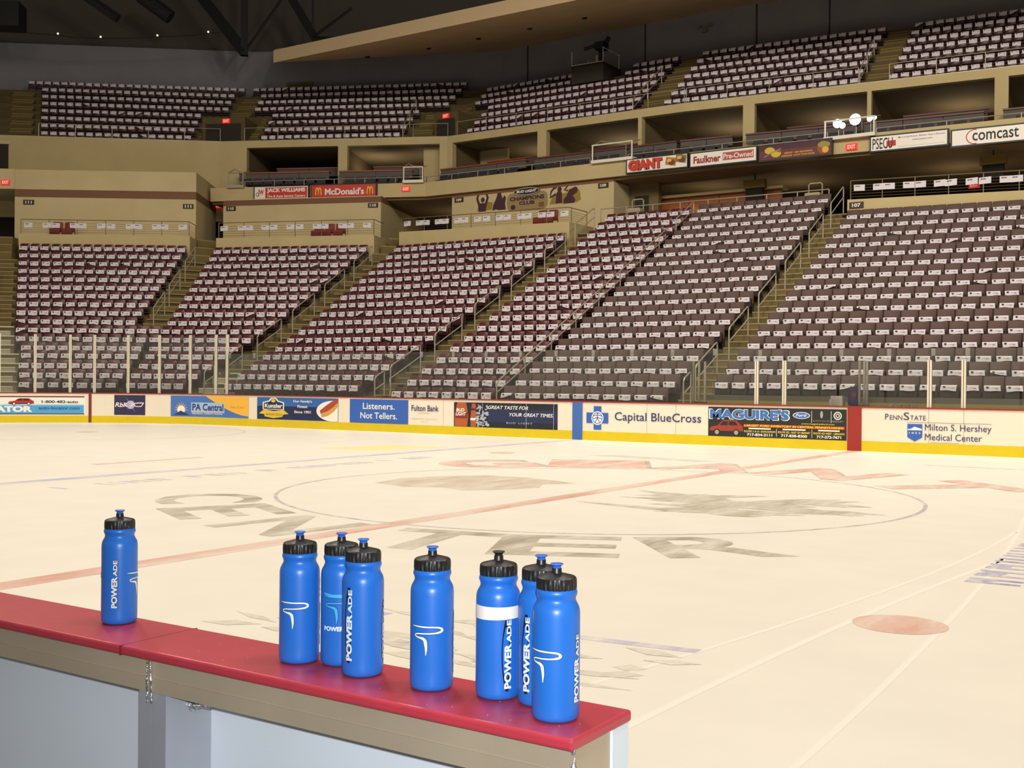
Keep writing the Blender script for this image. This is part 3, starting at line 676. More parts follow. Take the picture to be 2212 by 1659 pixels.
# towels: three cuts of drape, each one mesh with its printed badge
TOWEL = mat('towel_white', (218, 212, 217), rough=.9); BADGE = mat('towel_badge', (70, 26, 40), rough=.9); LINE = mat('towel_line', (226, 176, 186), rough=.9)
def towel_geo(k, kind):
    rr = random.Random(100+k); mb = MB(); hw = .192 if kind == 'padded' else .188
    zt = .705; yf = -.222 if kind == 'padded' else -.182; yb = -.06
    dl, dr = rr.uniform(.15, .20), rr.uniform(.15, .20)
    if kind == 'padded': dl *= .76; dr *= .76
    if k == 5: dl = .05
    if k == 6: dr = .06
    sk = rr.uniform(-.02, .02); N = 6; prof = []
    for i in range(N+1):
        t = i/N; x = -hw+2*hw*t; drop = dl+(dr-dl)*t+.008*math.sin(6*t+k); wv = .006*math.sin(9*t+2*k)
        prof.append([(x+sk, yf-.012+wv, zt-drop), (x+sk*.5, yf-.006+wv*.6, zt-drop*.45), (x, yf, zt-.012), (x, yf+.02, zt+.006), (x, yb, zt+.012), (x-sk*.4, yb+.012, zt-.05)])
    vs = [p for c in prof for p in c]; m = 6; fs = []
    for i in range(N):
        for j in range(m-1): fs.append((i*m+j, (i+1)*m+j, (i+1)*m+j+1, i*m+j+1))
    n0 = len(vs); off = .006      # thickness: a second skin just behind the first
    vs += [(x, y+off, z-off*.6) for x, y, z in vs]
    fs += [tuple(a+n0 for a in f)[::-1] for f in fs]
    for i in range(N): fs.append((i*m, i*m+n0, (i+1)*m+n0, (i+1)*m))
    for j in range(m-1): fs += [(j, j+1, j+1+n0, j+n0), (N*m+j, N*m+j+n0, N*m+j+1+n0, N*m+j+1)]
    mb.add(vs, fs, 0)
    d = (dl+dr)/2; y = yf-.020
    hx, hz = -hw*.52, zt-(.048 if kind == 'plastic' else .036); q = 1 if kind == 'plastic' else .72
    heart = [(0, .022), (-.02, .034), (-.042, .022), (-.036, -.004), (-.008, -.036), (.016, -.012), (.03, .008), (.024, .03)]
    mb.add([(hx+a, y, hz+b*q) for a, b in heart], [tuple(range(8))], 1)
    mb.add([(-.02, y, zt-.055*q), (hw*.75, y, zt-.05*q), (hw*.75, y, zt-.064*q), (-.02, y, zt-.068*q)], [(0, 1, 2, 3)], 2)
    mb.add([(hw*.4, y, zt-.085*q), (hw*.7, y, zt-.083*q), (hw*.7, y, zt-.094*q), (hw*.4, y, zt-.096*q)], [(0, 1, 2, 3)], 1)
    return mb
TG = {(k, kind): towel_geo(k, kind) for k in range(7) for kind in ('plastic', 'padded', 'upper')}
def project(p):
    d_ = Vector(p)-CAM; z = d_.dot(fw)
    return 1106+2436*d_.dot(r2)/z, 829.5-2436*d_.dot(u2)/z
SEATS = []
def add_row(sec, block, i, l, r, kind, corner, sp, v, zf, rot, fn, rowno, n=None):
    n = n or int(round((r-l)/sp))+1
    for k in range(n):
        u = l+(r-l)*k/(n-1); p = fn(u, v+.17); z = zf(p)
        x, y = project((*p, z+.6))
        if x > 2520 or x < -40: continue
        SEATS.append(dict(seen=x < 2230, p=Vector((p.x, p.y, z)), rot=rot, kind=kind, block=block, row=rowno, k=k, n=n))
rad = math.radians
def fslope(i):
    return lambda p: zfl(i)-.0019*max(0, p.x+8)*ztow(i)
for i in range(1, 20):
    zc = lambda p, i=i: zfl(i, True); zs = lambda p, i=i: zfl(i)
    C = lambda u, v: pos('C', u, v)
    if i <= 17:
        add_row('A', 'A', i, *uA(i), 'plastic', True, .512, vrow('A', i), zc, rad(36), lambda u, v: pos('A', u, v), i)
        add_row('B', 'B', i, *uB(i), 'plastic', True, .508, vrow('B', i), zc, rad(21), lambda u, v: pos('B', u, v), i)
        add_row('C', 'C', i, *uC(i), 'plastic', True, .51, vrow('C', i), zc, 0, C, i)
    add_row('D', 'D', i, *UD, 'plastic', False, .51, vrow('C', i), zs, 0, C, i, 8)
    add_row('E', 'E', i, *UE, 'padded', False, .515, vrow('C', i), zs, 0, C, i, 11)
    if 2 <= i <= 17:
        add_row('F', 'F', i, UF[0], UF[0]+.513*21, 'padded', False, .513, vrow('C', i), fslope(i), 0, C, i-1, 22)

# ================================================================ upper stand plan
def frame2(p0, p1):
    p0, p1 = Vector(p0), Vector(p1); d_ = (p1-p0).normalized(); return p0, d_, Vector((-d_.y, d_.x)), (p1-p0).length
UP = [(-54.0, 17.3), (-39.93, 28.81), (-28.33, 34.3), (-14.47, 34.3), (6.0, 36.24)]
F1 = frame2((-48.99, 21.4), UP[1]); F2 = frame2(UP[1], UP[2]); F3 = frame2(UP[2], UP[3]); F4 = frame2(UP[3], UP[4])
ZU = 14.78
def offline(pts, v):
    P = [Vector(p) for p in pts]; out = []
    for k in range(len(P)):
        ns = []
        if k > 0: d_ = (P[k]-P[k-1]).normalized(); ns.append(Vector((-d_.y, d_.x)))
        if k < len(P)-1: d_ = (P[k+1]-P[k]).normalized(); ns.append(Vector((-d_.y, d_.x)))
        m = sum(ns, Vector((0, 0))).normalized(); out.append(P[k]+m*(v/m.dot(ns[0])))
    return out
def uvp(F, u, v): return F[0]+F[1]*u+F[2]*v
UDEP, URISE = .86, .61
def zut(i): return 15.09+URISE*(i-1)
def zuf(i): return zut(i)-.63
DARKC = mat('upper_concrete', (92, 78, 44), rough=.9, noise=.12, nscale=1.)
struct(stepped(range(1, 9), lambda i: offline(UP, max(.36, .5+UDEP*(i-1)-.57)), lambda i: offline(UP, .5+UDEP*(i-1)+.29), zuf, 14.45).build('floor_upper_stand', DARKC))
ang = lambda F: math.atan2(F[1].y, F[1].x)
for i in range(1, 9):
    v = .5+UDEP*(i-1); zz = lambda p, i=i: zuf(i)
    a = 2.17-.25*(i-1); b = 9.85+.03*i if i < 5 else 11.4+.05*(i-5)
    if i == 8: a, b = -.38, 12.0
    add_row('U', 'U1', i, a, b, 'plastic', False, .47, v, zz, ang(F1), lambda u, v: uvp(F1, u, v), i)
    a = 2.37-.1*(i-1) if i < 5 else .69-.15*(i-5); b = 9.91+.16*(i-1) if i < 5 else 11.94+.2*(i-5)
    if i == 8: a, b = -.4, 12.5
    add_row('U', 'U2', i, a, b, 'plastic', False, .465, v, zz, ang(F2), lambda u, v: uvp(F2, u, v), i)
    if i < 8:
        a = 1.14-.14*(i-1) if i < 5 else -.76-.2*(i-5)
        add_row('U', 'U3', i, a, 10.75, 'plastic', False, .463, v, zz, 0, lambda u, v: uvp(F3, u, v), i)
        add_row('U', 'U4', i, -1.0+.03*i, 7.72+.045*(i-1), 'plastic', False, .463, v, zz, ang(F4), lambda u, v: uvp(F4, u, v), i)
        add_row('U', 'U5', i, 9.41+.05*(i-1), 18.4, 'plastic', False, .463, v, zz, ang(F4), lambda u, v: uvp(F4, u, v), i)

# ---------------------------------------------------------------- place seats and towels
# the broadcast platform stands in place of a few seats of the upper deck
PLX = (-25.4+.0, )
def under_platform(s):
    return s['block'] == 'U3' and s['row'] >= 6 and -22.9 < s['p'].x < -20.2
SEATS = [s for s in SEATS if not under_platform(s)]
NAMES = {'A': 'in the corner block', 'B': 'right of the corner stairs', 'C': 'below the mural wall',
         'D': 'left of the long rail', 'E': 'right of the long rail', 'F': 'below the 107 wall'}
protos = {}
for kind in ('plastic', 'padded'):
    lst = sorted([s for s in SEATS if s['kind'] == kind], key=lambda s: (not s['seen'], (s['p']-CAM).length))
    for j, s in enumerate(lst): s['solo'] = j < 300
for j, s in enumerate(sorted(SEATS, key=lambda s: (not s['seen'], (s['p']-CAM).length))): s['towel'] = j < 245
mass = {'plastic': MB(), 'padded': MB()}; tmass = MB()
tow_me = {}
rt_ = random.Random(21)
def put(mb, src, s, mi=None, dz=0., rz=0.):
    c, n = math.cos(s['rot']+rz), math.sin(s['rot']+rz); o = len(mb.v); p = s['p']; k = .88 if s['block'][0] == 'U' else 1   # the upper seats are narrower
    mb.v += [(p.x+c*x*k-n*y, p.y+n*x*k+c*y, p.z+z+dz) for x, y, z in src.v]
    mb.f += [tuple(i+o for i in f) for f in src.f]; mb.m += [mi if mi is not None else m for m in src.m]
for s in SEATS:
    kind = s['kind']; word = 'maroon plastic seat' if kind == 'plastic' else 'brown padded seat'
    if s['block'] in NAMES: where = '%s, %s row, %s from left end' % (NAMES[s['block']], ORD[s['row']], ORD[min(s['k']+1, 20)])
    if s['solo']:
        if kind not in protos:
            e, cs = first_seat(kind); protos[kind] = (e, cs)
        else:
            e0, cs0 = protos[kind]; e = e0.copy(); COL.objects.link(e)
            for c0 in cs0:
                c = c0.copy(); c.parent = e; COL.objects.link(c)
        e.location = s['p']; e.rotation_euler = (0, 0, s['rot'])
        tag(e, word+' '+where, 'seat', 'maroon plastic stadium seats' if kind == 'plastic' else 'brown padded stadium seats')
    else:
        for q, g in enumerate(GEO['upper' if s['block'][0] == 'U' else kind]): put(mass[kind], g, s, q)
    tv = 5 if rt_.random() < .015 else 6 if rt_.random() < .015 else rt_.randrange(5); rz = rt_.uniform(-.03, .03)
    if s['towel']:
        if (tv, kind) not in tow_me:
            o = TG[(tv, kind)].build('rally_towel', [TOWEL, BADGE, LINE]); tow_me[(tv, kind)] = o.data
        else:
            o = bpy.data.objects.new('rally_towel', tow_me[(tv, kind)]); COL.objects.link(o)
        o.location = s['p']; o.rotation_euler = (0, 0, s['rot']+rz)
        tag(o, 'white towel on '+word.split()[1]+' seat '+where, 'towel', 'white rally towels on the seats')
    else: put(tmass, TG[(tv, 'upper' if s['block'][0] == 'U' else kind)], s, None, 0, rz)
for kind, nm, lab in (('plastic', 'plastic_seat_rows', 'maroon plastic seats of the corner and upper decks'), ('padded', 'padded_seat_rows', 'brown padded seats of the back rows')):
    if mass[kind].v:
        o = mass[kind].build(nm, [PLAST, PLAST2, LEGM] if kind == 'plastic' else [PADB, PADP, LEGM]); smooth_angle(o, 50); tag(o, lab, 'seats', kind='stuff')
o = tmass.build('rally_towel_rows', [TOWEL, BADGE, LINE]); tag(o, 'white towels draped over the seats of the corner and upper decks', 'towels', kind='stuff')

# ================================================================ walls, platforms, concourse
WALL = mat('wall_beige', (192, 173, 126), rough=.8, noise=.05, nscale=.8); WALL2 = mat('wall_tan', (198, 180, 136), rough=.8, noise=.05, nscale=.8)
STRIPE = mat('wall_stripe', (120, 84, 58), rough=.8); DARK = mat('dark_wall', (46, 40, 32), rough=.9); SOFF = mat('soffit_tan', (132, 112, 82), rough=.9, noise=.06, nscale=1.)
GREYW = mat('wall_grey', (132, 130, 134), rough=.9, noise=.06, nscale=.6); BROWNP = mat('partition_brown', (112, 94, 62), rough=.85)
def F_of(sec): return lambda u, v, z: (*pos(sec, u, v), z)
def F_up(F): return lambda u, v, z: (*uvp(F, u, v), z)
def fbox(name, fn, b, m, world_parent=None, kind=True):
    mb = MB(); mb.box(*b); mb.mapped(fn); o = mb.build(name, m, world_parent, world=True)
    return struct(o) if kind else o
fA, fB, fC = F_of('A'), F_of('B'), F_of('C'); f1, f2, f3, f4 = F_up(F1), F_up(F2), F_up(F3), F_up(F4)
# platforms behind the seats
fbox('wall_platform_corner', fA, (-23.61, -15.34, 39.87, 42.1, 6.0, 8.66), WALL)
fbox('wall_platform_second', fB, (-24.2, -15.9, 35.47, 38.7, 6.0, 8.66), WALL)
mb = MB(); mb.hexa([(-26.8, 28.4, 6), (-17.18, 28.4, 6), (-17.18, 31.8, 6), (-26.8, 31.8, 6), (-26.8, 28.4, 8.86), (-17.18, 28.4, 8.68), (-17.18, 31.8, 8.68), (-26.8, 31.8, 8.86)]); struct(mb.build('wall_platform_mural', WALL))
mb = MB(); mb.hexa([(-4.9, 28.35, 6), (6, 28.35, 6), (6, 33, 6), (-4.9, 33, 6), (-4.9, 28.35, 8.64), (6, 28.35, 8.33), (6, 33, 8.33), (-4.9, 33, 8.64)]); struct(mb.build('wall_platform_right', WALL))
# concourse
q_ = [pos('A', -31, 43), pos('A', -23.7, 43), pos('A', -23.5, 40.3), pos('A', -15.5, 40.3), pos('A', -15.5, 43), pos('B', -24.3, 39), pos('B', -24.1, 35.9), pos('B', -16, 35.9), pos('B', -16, 38.7), pos('C', -26.7, 31.5), pos('C', -26.6, 28.9), pos('C', -17.3, 28.9)]
mb = MB(); mb.prism([(-60, 30)]+[tuple(p) for p in q_]+[(-16.9, 29.74), (-5.0, 29.74), (-5, 33), (6, 33), (6, 48), (-60, 48)], ZTOP-.3, ZTOP-.006)
struct(mb.build('floor_concourse', mat('concourse_floor', (70, 58, 44), rough=.9)))
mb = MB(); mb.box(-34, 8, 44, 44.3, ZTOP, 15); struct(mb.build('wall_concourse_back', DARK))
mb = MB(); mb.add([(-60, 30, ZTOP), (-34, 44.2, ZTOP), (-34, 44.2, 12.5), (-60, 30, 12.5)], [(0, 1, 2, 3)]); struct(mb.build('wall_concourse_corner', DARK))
# beige blocks with a brown band
def block(sec_fn, u0, u1, v0, v1, z0, z1, sz0, sz1, name):
    fbox('wall_'+name, sec_fn, (u0, u1, v0, v1, z0, z1), WALL2)
    mb = MB(); mb.box(u0, u1+.012, v0-.012, v1, sz0, sz1); mb.mapped(sec_fn); struct(mb.build('trim_band_'+name, STRIPE))
block(fA, -24.65, -15.54, 42, 46.7, 8.0, 12.19, 10.80, 11.19, 'corner_block')
fbox('wall_corner_lintel', fA, (-34, -24.66, 42, 46.7, 11.2, 12.22), WALL2)
fbox('wall_corner_dark', fA, (-34, -24.7, 46.7, 47.2, 7, 11.2), DARK)
block(fB, -25.4, -16.64, 38.6, 46, 8.0, 11.09, 10.76, 11.05, 'second_block')
block(fC, -26.05, -16.75, 31.7, 40, 8.0, 11.16, 10.92, 11.13, 'mural_block')
# ---------------------------------------------------------------- suite level: front band, soffit, beam, columns
LP = [(-38.6, 26.98), (-27.6, 31.5), (-11, 31.5), (.7, 31.95), (6, 32.15)]
def along(pts, v0, v1, z0, z1, m, name, zf=None):
    a, b = offline(pts, v0), offline(pts, v1); mb = MB()
    for k in range(len(pts)-1):
        mb.hexa([(*a[k], z0), (*a[k+1], z0), (*b[k+1], z0), (*b[k], z0), (*a[k], z1), (*a[k+1], z1), (*b[k+1], z1), (*b[k], z1)])
    return struct(mb.build(name, m))
along(LP, 0, .25, 11.1, 11.82, WALL, 'trim_suite_front')
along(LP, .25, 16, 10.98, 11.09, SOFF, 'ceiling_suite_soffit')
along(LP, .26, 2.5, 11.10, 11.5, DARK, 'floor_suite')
along(UP[1:], 0, .35, 14.40, ZU, WALL, 'trim_upper_front')
along(UP[:2], 0, .35, 10.35, ZU, WALL, 'wall_upper_corner')
along(UP, .0, .02, ZU, ZU+.02, STEEL, 'trim_upper_edge')
fbox('wall_upper_end', f2, (0.0, 1.56, 0, .35, 10.35, 14.4), WALL)
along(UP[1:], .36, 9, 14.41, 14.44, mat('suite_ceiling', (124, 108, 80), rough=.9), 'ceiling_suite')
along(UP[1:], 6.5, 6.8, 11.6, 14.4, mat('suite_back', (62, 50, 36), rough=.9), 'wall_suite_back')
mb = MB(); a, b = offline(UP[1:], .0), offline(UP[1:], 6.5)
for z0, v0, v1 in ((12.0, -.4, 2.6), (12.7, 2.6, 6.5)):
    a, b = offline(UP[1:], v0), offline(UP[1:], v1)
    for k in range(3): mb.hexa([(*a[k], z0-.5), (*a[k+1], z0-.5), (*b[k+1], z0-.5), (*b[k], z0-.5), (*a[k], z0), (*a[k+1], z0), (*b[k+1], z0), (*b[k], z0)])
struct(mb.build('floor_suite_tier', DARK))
# opening at the left edge: its shade is a dark sheet on the wall
fbox('opening_shade_1', f1, (-6, .45, -.03, .0, 12.6, 14.35), DARK)
fbox('trim_window', f1, (-6, .6, -.05, -.02, 14.3, 14.5), WALL2)
COLS = [(f2, 6.77, 7.29), (f2, 12.42, 12.83), (f3, -.02, .36), (f3, 5.74, 6.27), (f3, 11.47, 11.67), (f4, 2.86, 3.4), (f4, 8.39, 8.57), (f4, 13.52, 14.05)]
fbox('wall_suite_partition', f2, (1.35, 1.55, .351, 6.6, 11.6, 14.4), BROWNP)
for k, (f, a, b) in enumerate(COLS):
    fbox('column_suite', f, (a, b, .0, .35, 12.0, 14.4), WALL); fbox('wall_suite_partition', f, ((a+b)/2-.06, (a+b)/2+.06, .351, 6.5, 11.6, 14.4), BROWNP)
fbox('wall_suite_panel', f2, (11.37, 12.41, .8, .95, 12.0, 14.4), WALL); fbox('wall_suite_panel', f3, (.37, 2.2, 2.6, 2.75, 12.0, 14.4), WALL)

# ---------------------------------------------------------------- suite furniture
WOOD = mat('counter_wood', (150, 74, 42), rough=.5, noise=.1, nscale=4); WOODD = mat('counter_dark', (104, 54, 44), rough=.5); GREYP = mat('counter_grey', (96, 88, 84), rough=.8); DSEAT = mat('suite_seat', (44, 42, 50), rough=.7)
BAYS = [(f2, 1.7, 6.7, 'first'), (f2, 7.35, 11.3, 'second'), (f3, .4, 5.7, 'third'), (f3, 6.3, 11.4, 'fourth'), (f3, 11.75, 13.85, 'fifth'), (f4, .1, 2.8, 'fifth'), (f4, 3.5, 8.3, 'sixth'), (f4, 8.7, 13.4, 'seventh'), (f4, 14.2, 18, 'eighth')]
for bi, (f, a, b, nm) in enumerate(BAYS):
    wd = WOOD if bi < 3 else WOODD
    for tier, v, z in ((0, -.75, 12.9), (1, 1.9, 13.62)):
        a_, b_ = (a-.3, b-.2) if tier == 0 else (a+.9, b-.3)
        if tier == 0 and bi in (4, 5): b_ = b if bi == 4 else b_; a_ = a if bi == 5 else a_
        if tier == 1 and bi in (4, 5): continue
        mb = MB(); mb.box(a_, b_, v, v+.42, z-.07, z); mb.mapped(f)
        o = tag(mb.build('suite_counter', wd), '%s counter with a wooden top in the %s suite opening from the left%s' % (('front', 'rear')[tier], nm, ', right half' if bi == 5 else ''), 'counter', 'counters in the suites')
        mb = MB(); n = max(2, int((b_-a_)/1.6))
        for k in range(n): mb.box(a_+(b_-a_)*k/n+.015, a_+(b_-a_)*(k+1)/n-.015, v+.06, v+.12, z-(.45 if tier == 0 else .5), z-.07)
        mb.mapped(f).build('panel', GREYP, o)
    n = int((b-a)/.62)
    for k in range(n):
        u = a+.2+(b-a-.3)*(k+.5)/n; mb = MB(); mb.add(*shell(rrect(.24, .40, .80, .04, 3, True), 0, .06, 0, .1)); mb.box(-.23, .23, -.35, .02, .38, .45); mb.box(-.2, .2, -.2, 0, .1, .38)
        mb.v = [(u+x, -1.55+y, 11.86+z-.25) for x, y, z in mb.v]; mb.mapped(f)
        tag(mb.build('suite_chair', DSEAT), 'dark seat behind the suite rail, %s from the left in the %s opening%s' % (ORD[k+1], nm, ', right half' if bi == 5 else ''), 'seat', 'dark suite seats')
# suite rails along the front band
def flat_rail(P, z0, h, n, label, group, name='balcony_rail', m=STEEL, r=.02, mids=(), endpost=True):
    """level rail along plan points P; n posts"""
    P = [Vector(p) for p in P]; L = [0]
    for a, b in zip(P, P[1:]): L.append(L[-1]+(b-a).length)
    def at(t):
        d_ = t*L[-1]
        for k in range(len(P)-1):
            if d_ <= L[k+1]+1e-6: return P[k]+(P[k+1]-P[k])*((d_-L[k])/(L[k+1]-L[k]))
        return P[-1]
    zz = z0 if callable(z0) else (lambda p: z0)
    mb = MB(); mb.tube([(*p, zz(p)+h) for p in P], r, 6); o = tag(mb.build(name, m), label, 'rail', group)
    for q in mids: mb = MB(); mb.tube([(*p, zz(p)+q) for p in P], r*.35, 5); mb.build('cable', m, o)
    for k in range(n):
        p = at(k/(n-1)); mb = MB(); mb.tube([(*p, zz(p)-.02), (*p, zz(p)+h)], r*1.0, 6); mb.build('post', m, o)
    return o
lpo = offline(LP, .12)
flat_rail([lpo[0]+(lpo[1]-lpo[0])*.16, lpo[1]], 11.82, .32, 7, 'thin steel rail above the two red signs', 'suite rails')
flat_rail([lpo[1], lpo[1]+(lpo[2]-lpo[1])*.58], 11.82, .30, 7, 'thin steel rail above the mural wall', 'suite rails')
flat_rail([lpo[1]+(lpo[2]-lpo[1])*.70, lpo[2], lpo[2]+(lpo[3]-lpo[2])*.36], 11.79, .27, 5, 'thin steel rail above the three left fascia signs', 'suite rails')
flat_rail([lpo[2]+(lpo[3]-lpo[2])*.53, lpo[3], lpo[4]], lambda p: 11.80-.0022*0, .22, 5, 'thin steel rail above the two white signs at the right', 'suite rails')
# lookout baskets on the suite front
WPAINT = mat('white_paint', (226, 220, 206), rough=.5)
def basket(P, d_, n, wid, dep, z0, z1, label, m=WPAINT):
    P = Vector(P); e = empty('lookout_basket', (*P, z0), label, 'frame', 'framed baskets on the suite front', math.atan2(d_.y, d_.x))
    mb = MB(); t = .035
    for x in (0, wid): mb.tube([(x, 0, .06), (x, 0, z1-z0)], t, 6)
    mb.tube([(-t, 0, z1-z0), (wid+t, 0, z1-z0)], t, 6); mb.build('frame', m, e)
    mb = MB(); mb.box(-.05, wid+.05, -.06, dep, -.06, .08); mb.build('floor_plate', m, e)
    mb = MB(); mb.tube([(0, 0, z1-z0), (0, dep+.3, z1-z0+.35)], t*.7, 6); mb.tube([(wid, 0, z1-z0), (wid, dep+.3, z1-z0+.2)], t*.7, 6); mb.tube([(0, dep+.3, z1-z0+.35), (wid*.6, dep+.5, z1-z0+.1), (wid*.6, dep+.5, 0)], t*.7, 6); mb.build('side_rail', STEEL, e)
X1 = Vector((1, 0)); NY = Vector((0, 1))
basket((-17.72, 31.38), X1, NY, 2.05, .5, 11.84, 12.62, 'wide white framed basket left of the giant red sign')
dl = (lpo[1]-lpo[0]).normalized()
basket(Vector((-28.6, 30.95)), dl, NY, 1.0, .5, 11.86, 12.6, 'small white square frame right of the red sign with yellow arches')
basket(Vector((-37.6, 27.3)), dl, NY, .85, .5, 11.84, 12.58, 'grey framed basket at the left end of the suite front', STEEL)
basket((-6.8, 31.48), X1, NY, 2.0, .6, 11.72, 12.44, 'white framed basket holding the bright floodlights')
# floodlights
LAMP = mat('lamp_face', (236, 246, 255), emit=14.)
for k, (x, z, r) in enumerate(((-6.35, 12.36, .18), (-6.14, 12.25, .12), (-5.62, 12.44, .23), (-5.03, 12.40, .11), (-4.83, 12.42, .08))):
    lab = ('left large lit floodlight in the white basket', 'small lit floodlight against the left large one', 'biggest lit floodlight in the middle of the white basket', 'small lit floodlight near the basket corner', 'smallest lit floodlight at the right basket corner')[k]
    e = empty('floodlight', (x, 31.85, 11.80), lab, 'floodlight', 'lit floodlights')
    h = z-11.80
    mb = MB(); mb.lathe([(r*.6, 0), (r*.9, .06), (r*1.08, .16), (r*1.08, .18)], 20); mb.v = [(a, .02-c, h+b) for a, b, c in mb.v]; smooth_angle(mb.build('housing', BLK, e))
    mb = MB(); mb.lathe([(r, 0), (r, .004)], 20); mb.v = [(a, -.165-c, h+b) for a, b, c in mb.v]; mb.build('lens', LAMP, e)
    mb = MB(); mb.tube([(0, 0, 0), (0, 0, h-r)], .02, 6); mb.build('stand', STEEL, e)
mb = MB(); mb.box(-1.0, 1.0, -.1, .1, 0, .02)
# ---------------------------------------------------------------- fascia signs
SWHITE = mat('sign_white', (236, 228, 218), rough=.35); SBLACK = mat('sign_frame', (26, 24, 24), rough=.5); SRED = mat('sign_red', (196, 44, 32), rough=.4)
def fsign(label, p0, p1, z0, z1, face, mats, draw, out=.16):
    p0, p1 = Vector(p0), Vector(p1); d_ = (p1-p0).normalized(); W = (p1-p0).length; n = Vector((d_.y, -d_.x))
    base = p0+n*.005
    e = empty('fascia_sign', (*base, z0), label, 'sign', 'sponsor signs on the suite front', math.atan2(d_.y, d_.x))
    H = z1-z0; mb = MB(); mb.box(0, W, -out, -.001, 0, H); mb.build('frame', SBLACK, e)
    mb = MB(); mb.box(.06, W-.06, -out-.012, -out-.001, .06, H-.06); fo_ = mb.build('face', face, e)
    mb = MB(); draw(mb, W, H); mb.v = [(x, -out-.012-y, z) for x, y, z in mb.v]; mb.build('lettering', mats, e)
dB = (Vector(LP[1])-Vector(LP[0])).normalized()
def onB(x): t = (x-LP[0][0])/dB.x; return Vector(LP[0])+dB*t
def d(mb, W, H):
    rect(mb, .1, .62, .1, H-.1, .003, 1); put_text(mb, 'JW', .24, .58, .2, H-.2, .006, .04, mi=0); ring(mb, .22, H*.4, .1, .1, .03, .007, 2)
    rect(mb, .66, W-.1, .1, H-.1, .003, 0); put_text(mb, 'JACK WILLIAMS', .75, W-.2, H*.46, H*.82, .006, .05, mi=1); put_text(mb, 'Tire & Auto Service Centers', .75, W-.2, H*.18, H*.36, .006, .02, mi=1)
fsign('white and red sign at the left end of the suite front', onB(-36.25), onB(-33.4), 11.07, 11.83, SWHITE, [SRED, SWHITE, BLK], d)
def arch(mb, cx, H):
    for s_ in (-1, 1):
        pts = [(cx+s_*.075+.075*math.cos(a), H*.28+H*.48*max(0, math.sin(a))**.7) for a in [PI*k/12 for k in range(13)]]
        vs, fs = stroke(pts, [.045]*13); mb.add([(x, .004, z) for x, z in vs], fs, 1)
def d(mb, W, H):
    put_text(mb, "McDonald's", .78, W-.68, H*.27, H*.72, .004, .03, mi=0); arch(mb, .42, H); arch(mb, W-.36, H)
fsign('red sign with a yellow arch at either end', onB(-33.3), onB(-29.98), 11.05, 11.84, SRED, [SWHITE, YLW], d)
def d(mb, W, H):
    put_text(mb, 'GIANT', .14, W*.60, H*.14, H*.84, .003, .09, mi=1); put_text(mb, 'GIANT', .11, W*.59, H*.17, H*.88, .006, .07, mi=0)
    for x0, m, s_ in ((W*.64, 2, .0), (W*.80, 3, .08)):
        poly(mb, [(x0, H*.35+s_), (x0+.5, H*.2+s_), (x0+.55, H*.72+s_), (x0+.05, H*.85+s_)], .004+s_*.02, m); ellipse(mb, x0+.32, H*.45+s_, .16, .12, .007+s_*.02, 4); ellipse(mb, x0+.2, H*.6+s_, .12, .07, .009+s_*.02, 5)
fsign('white sign with big red block letters and food pictures', (-15.94, 31.5), (-12.86, 31.5), 11.12, 11.80, SWHITE, [mat('giant_red', (206, 62, 38)), BLK, mat('food_orange', (196, 110, 40)), mat('food_olive', (130, 116, 52)), mat('food_brown', (110, 60, 36)), mat('food_yellow', (226, 186, 66))], d)
def d(mb, W, H):
    put_text(mb, 'Faulkner', .2, W*.47, H*.24, H*.72, .004, .035, mi=0); rect(mb, W*.5, W*.95, H*.28, H*.78, .003, 1); put_text(mb, 'Pre-Owned', W*.51, W*.94, H*.36, H*.70, .006, .015, mi=2)
fsign('white sign with dark red lettering and a red box', (-12.80, 31.5), (-9.66, 31.5), 11.08, 11.76, SWHITE, [mat('faulk_red', (150, 36, 40)), mat('faulk_box', (176, 84, 80)), SWHITE], d)
def d(mb, W, H):
    rect(mb, .06, W-.06, H*.62, H-.06, .002, 0); ellipse(mb, .5, H*.62, .22, .14, .004, 1); ellipse(mb, .78, H*.42, .22, .16, .005, 1); poly(mb, [(.7, H*.6), (1.0, H*.75), (.95, H*.45)], .006, 2)
    vs, fs = stroke([(.25, H*.25), (.6, H*.5), (.95, H*.62)], [.04]*3); mb.add([(x, .007, z) for x, z in vs], fs, 3)
    put_text(mb, 'HERSHEY - NEW BEGINNINGS', W*.36, W*.74, H*.34, H*.44, .004, .02, mi=4); put_text(mb, 'HARRISBURG - OUTLET TOWN CENTER', W*.32, W*.77, H*.18, H*.28, .004, .02, mi=4)
    ellipse(mb, W*.88, H*.5, .24, .27, .004, 2); ellipse(mb, W*.89, H*.66, .26, .13, .006, 5); ellipse(mb, W*.91, H*.36, .14, .13, .007, 4)
fsign('maroon sign with yellow lettering and a round yellow shape', (-9.62, 31.5), (-6.46, 31.55), 11.02, 11.74, mat('sign_maroon', (96, 34, 36), rough=.4), [mat('sign_plum', (72, 34, 52)), mat('sign_gold', (206, 180, 52)), mat('sign_rust', (150, 76, 44)), mat('sign_lilac', (150, 130, 130)), mat('sign_amber', (226, 170, 48)), mat('sign_moss', (150, 140, 60))], d)
def d(mb, W, H):
    put_text(mb, 'PSECU', .12, W*.30, H*.16, H*.82, .004, .01, mi=0); rect(mb, W*.22, W*.34, H*.28, H*.62, .003, 1)
    put_text(mb, 'My Living Room. Better than a Branch.', W*.37, W*.96, H*.68, H*.80, .004, .005, mi=0); put_text(mb, 'www.psecu.com', W*.55, W*.8, H*.48, H*.57, .004, .01, mi=0); rect(mb, W*.38, W*.95, H*.2, H*.215, .003, 2)
fsign('white sign with narrow black letters over a red state shape', (-5.0, 31.73), (-1.97, 31.85), 10.99, 11.66, SWHITE, [BLK, REDI, mat('ink_grey', (150, 146, 140))], d)
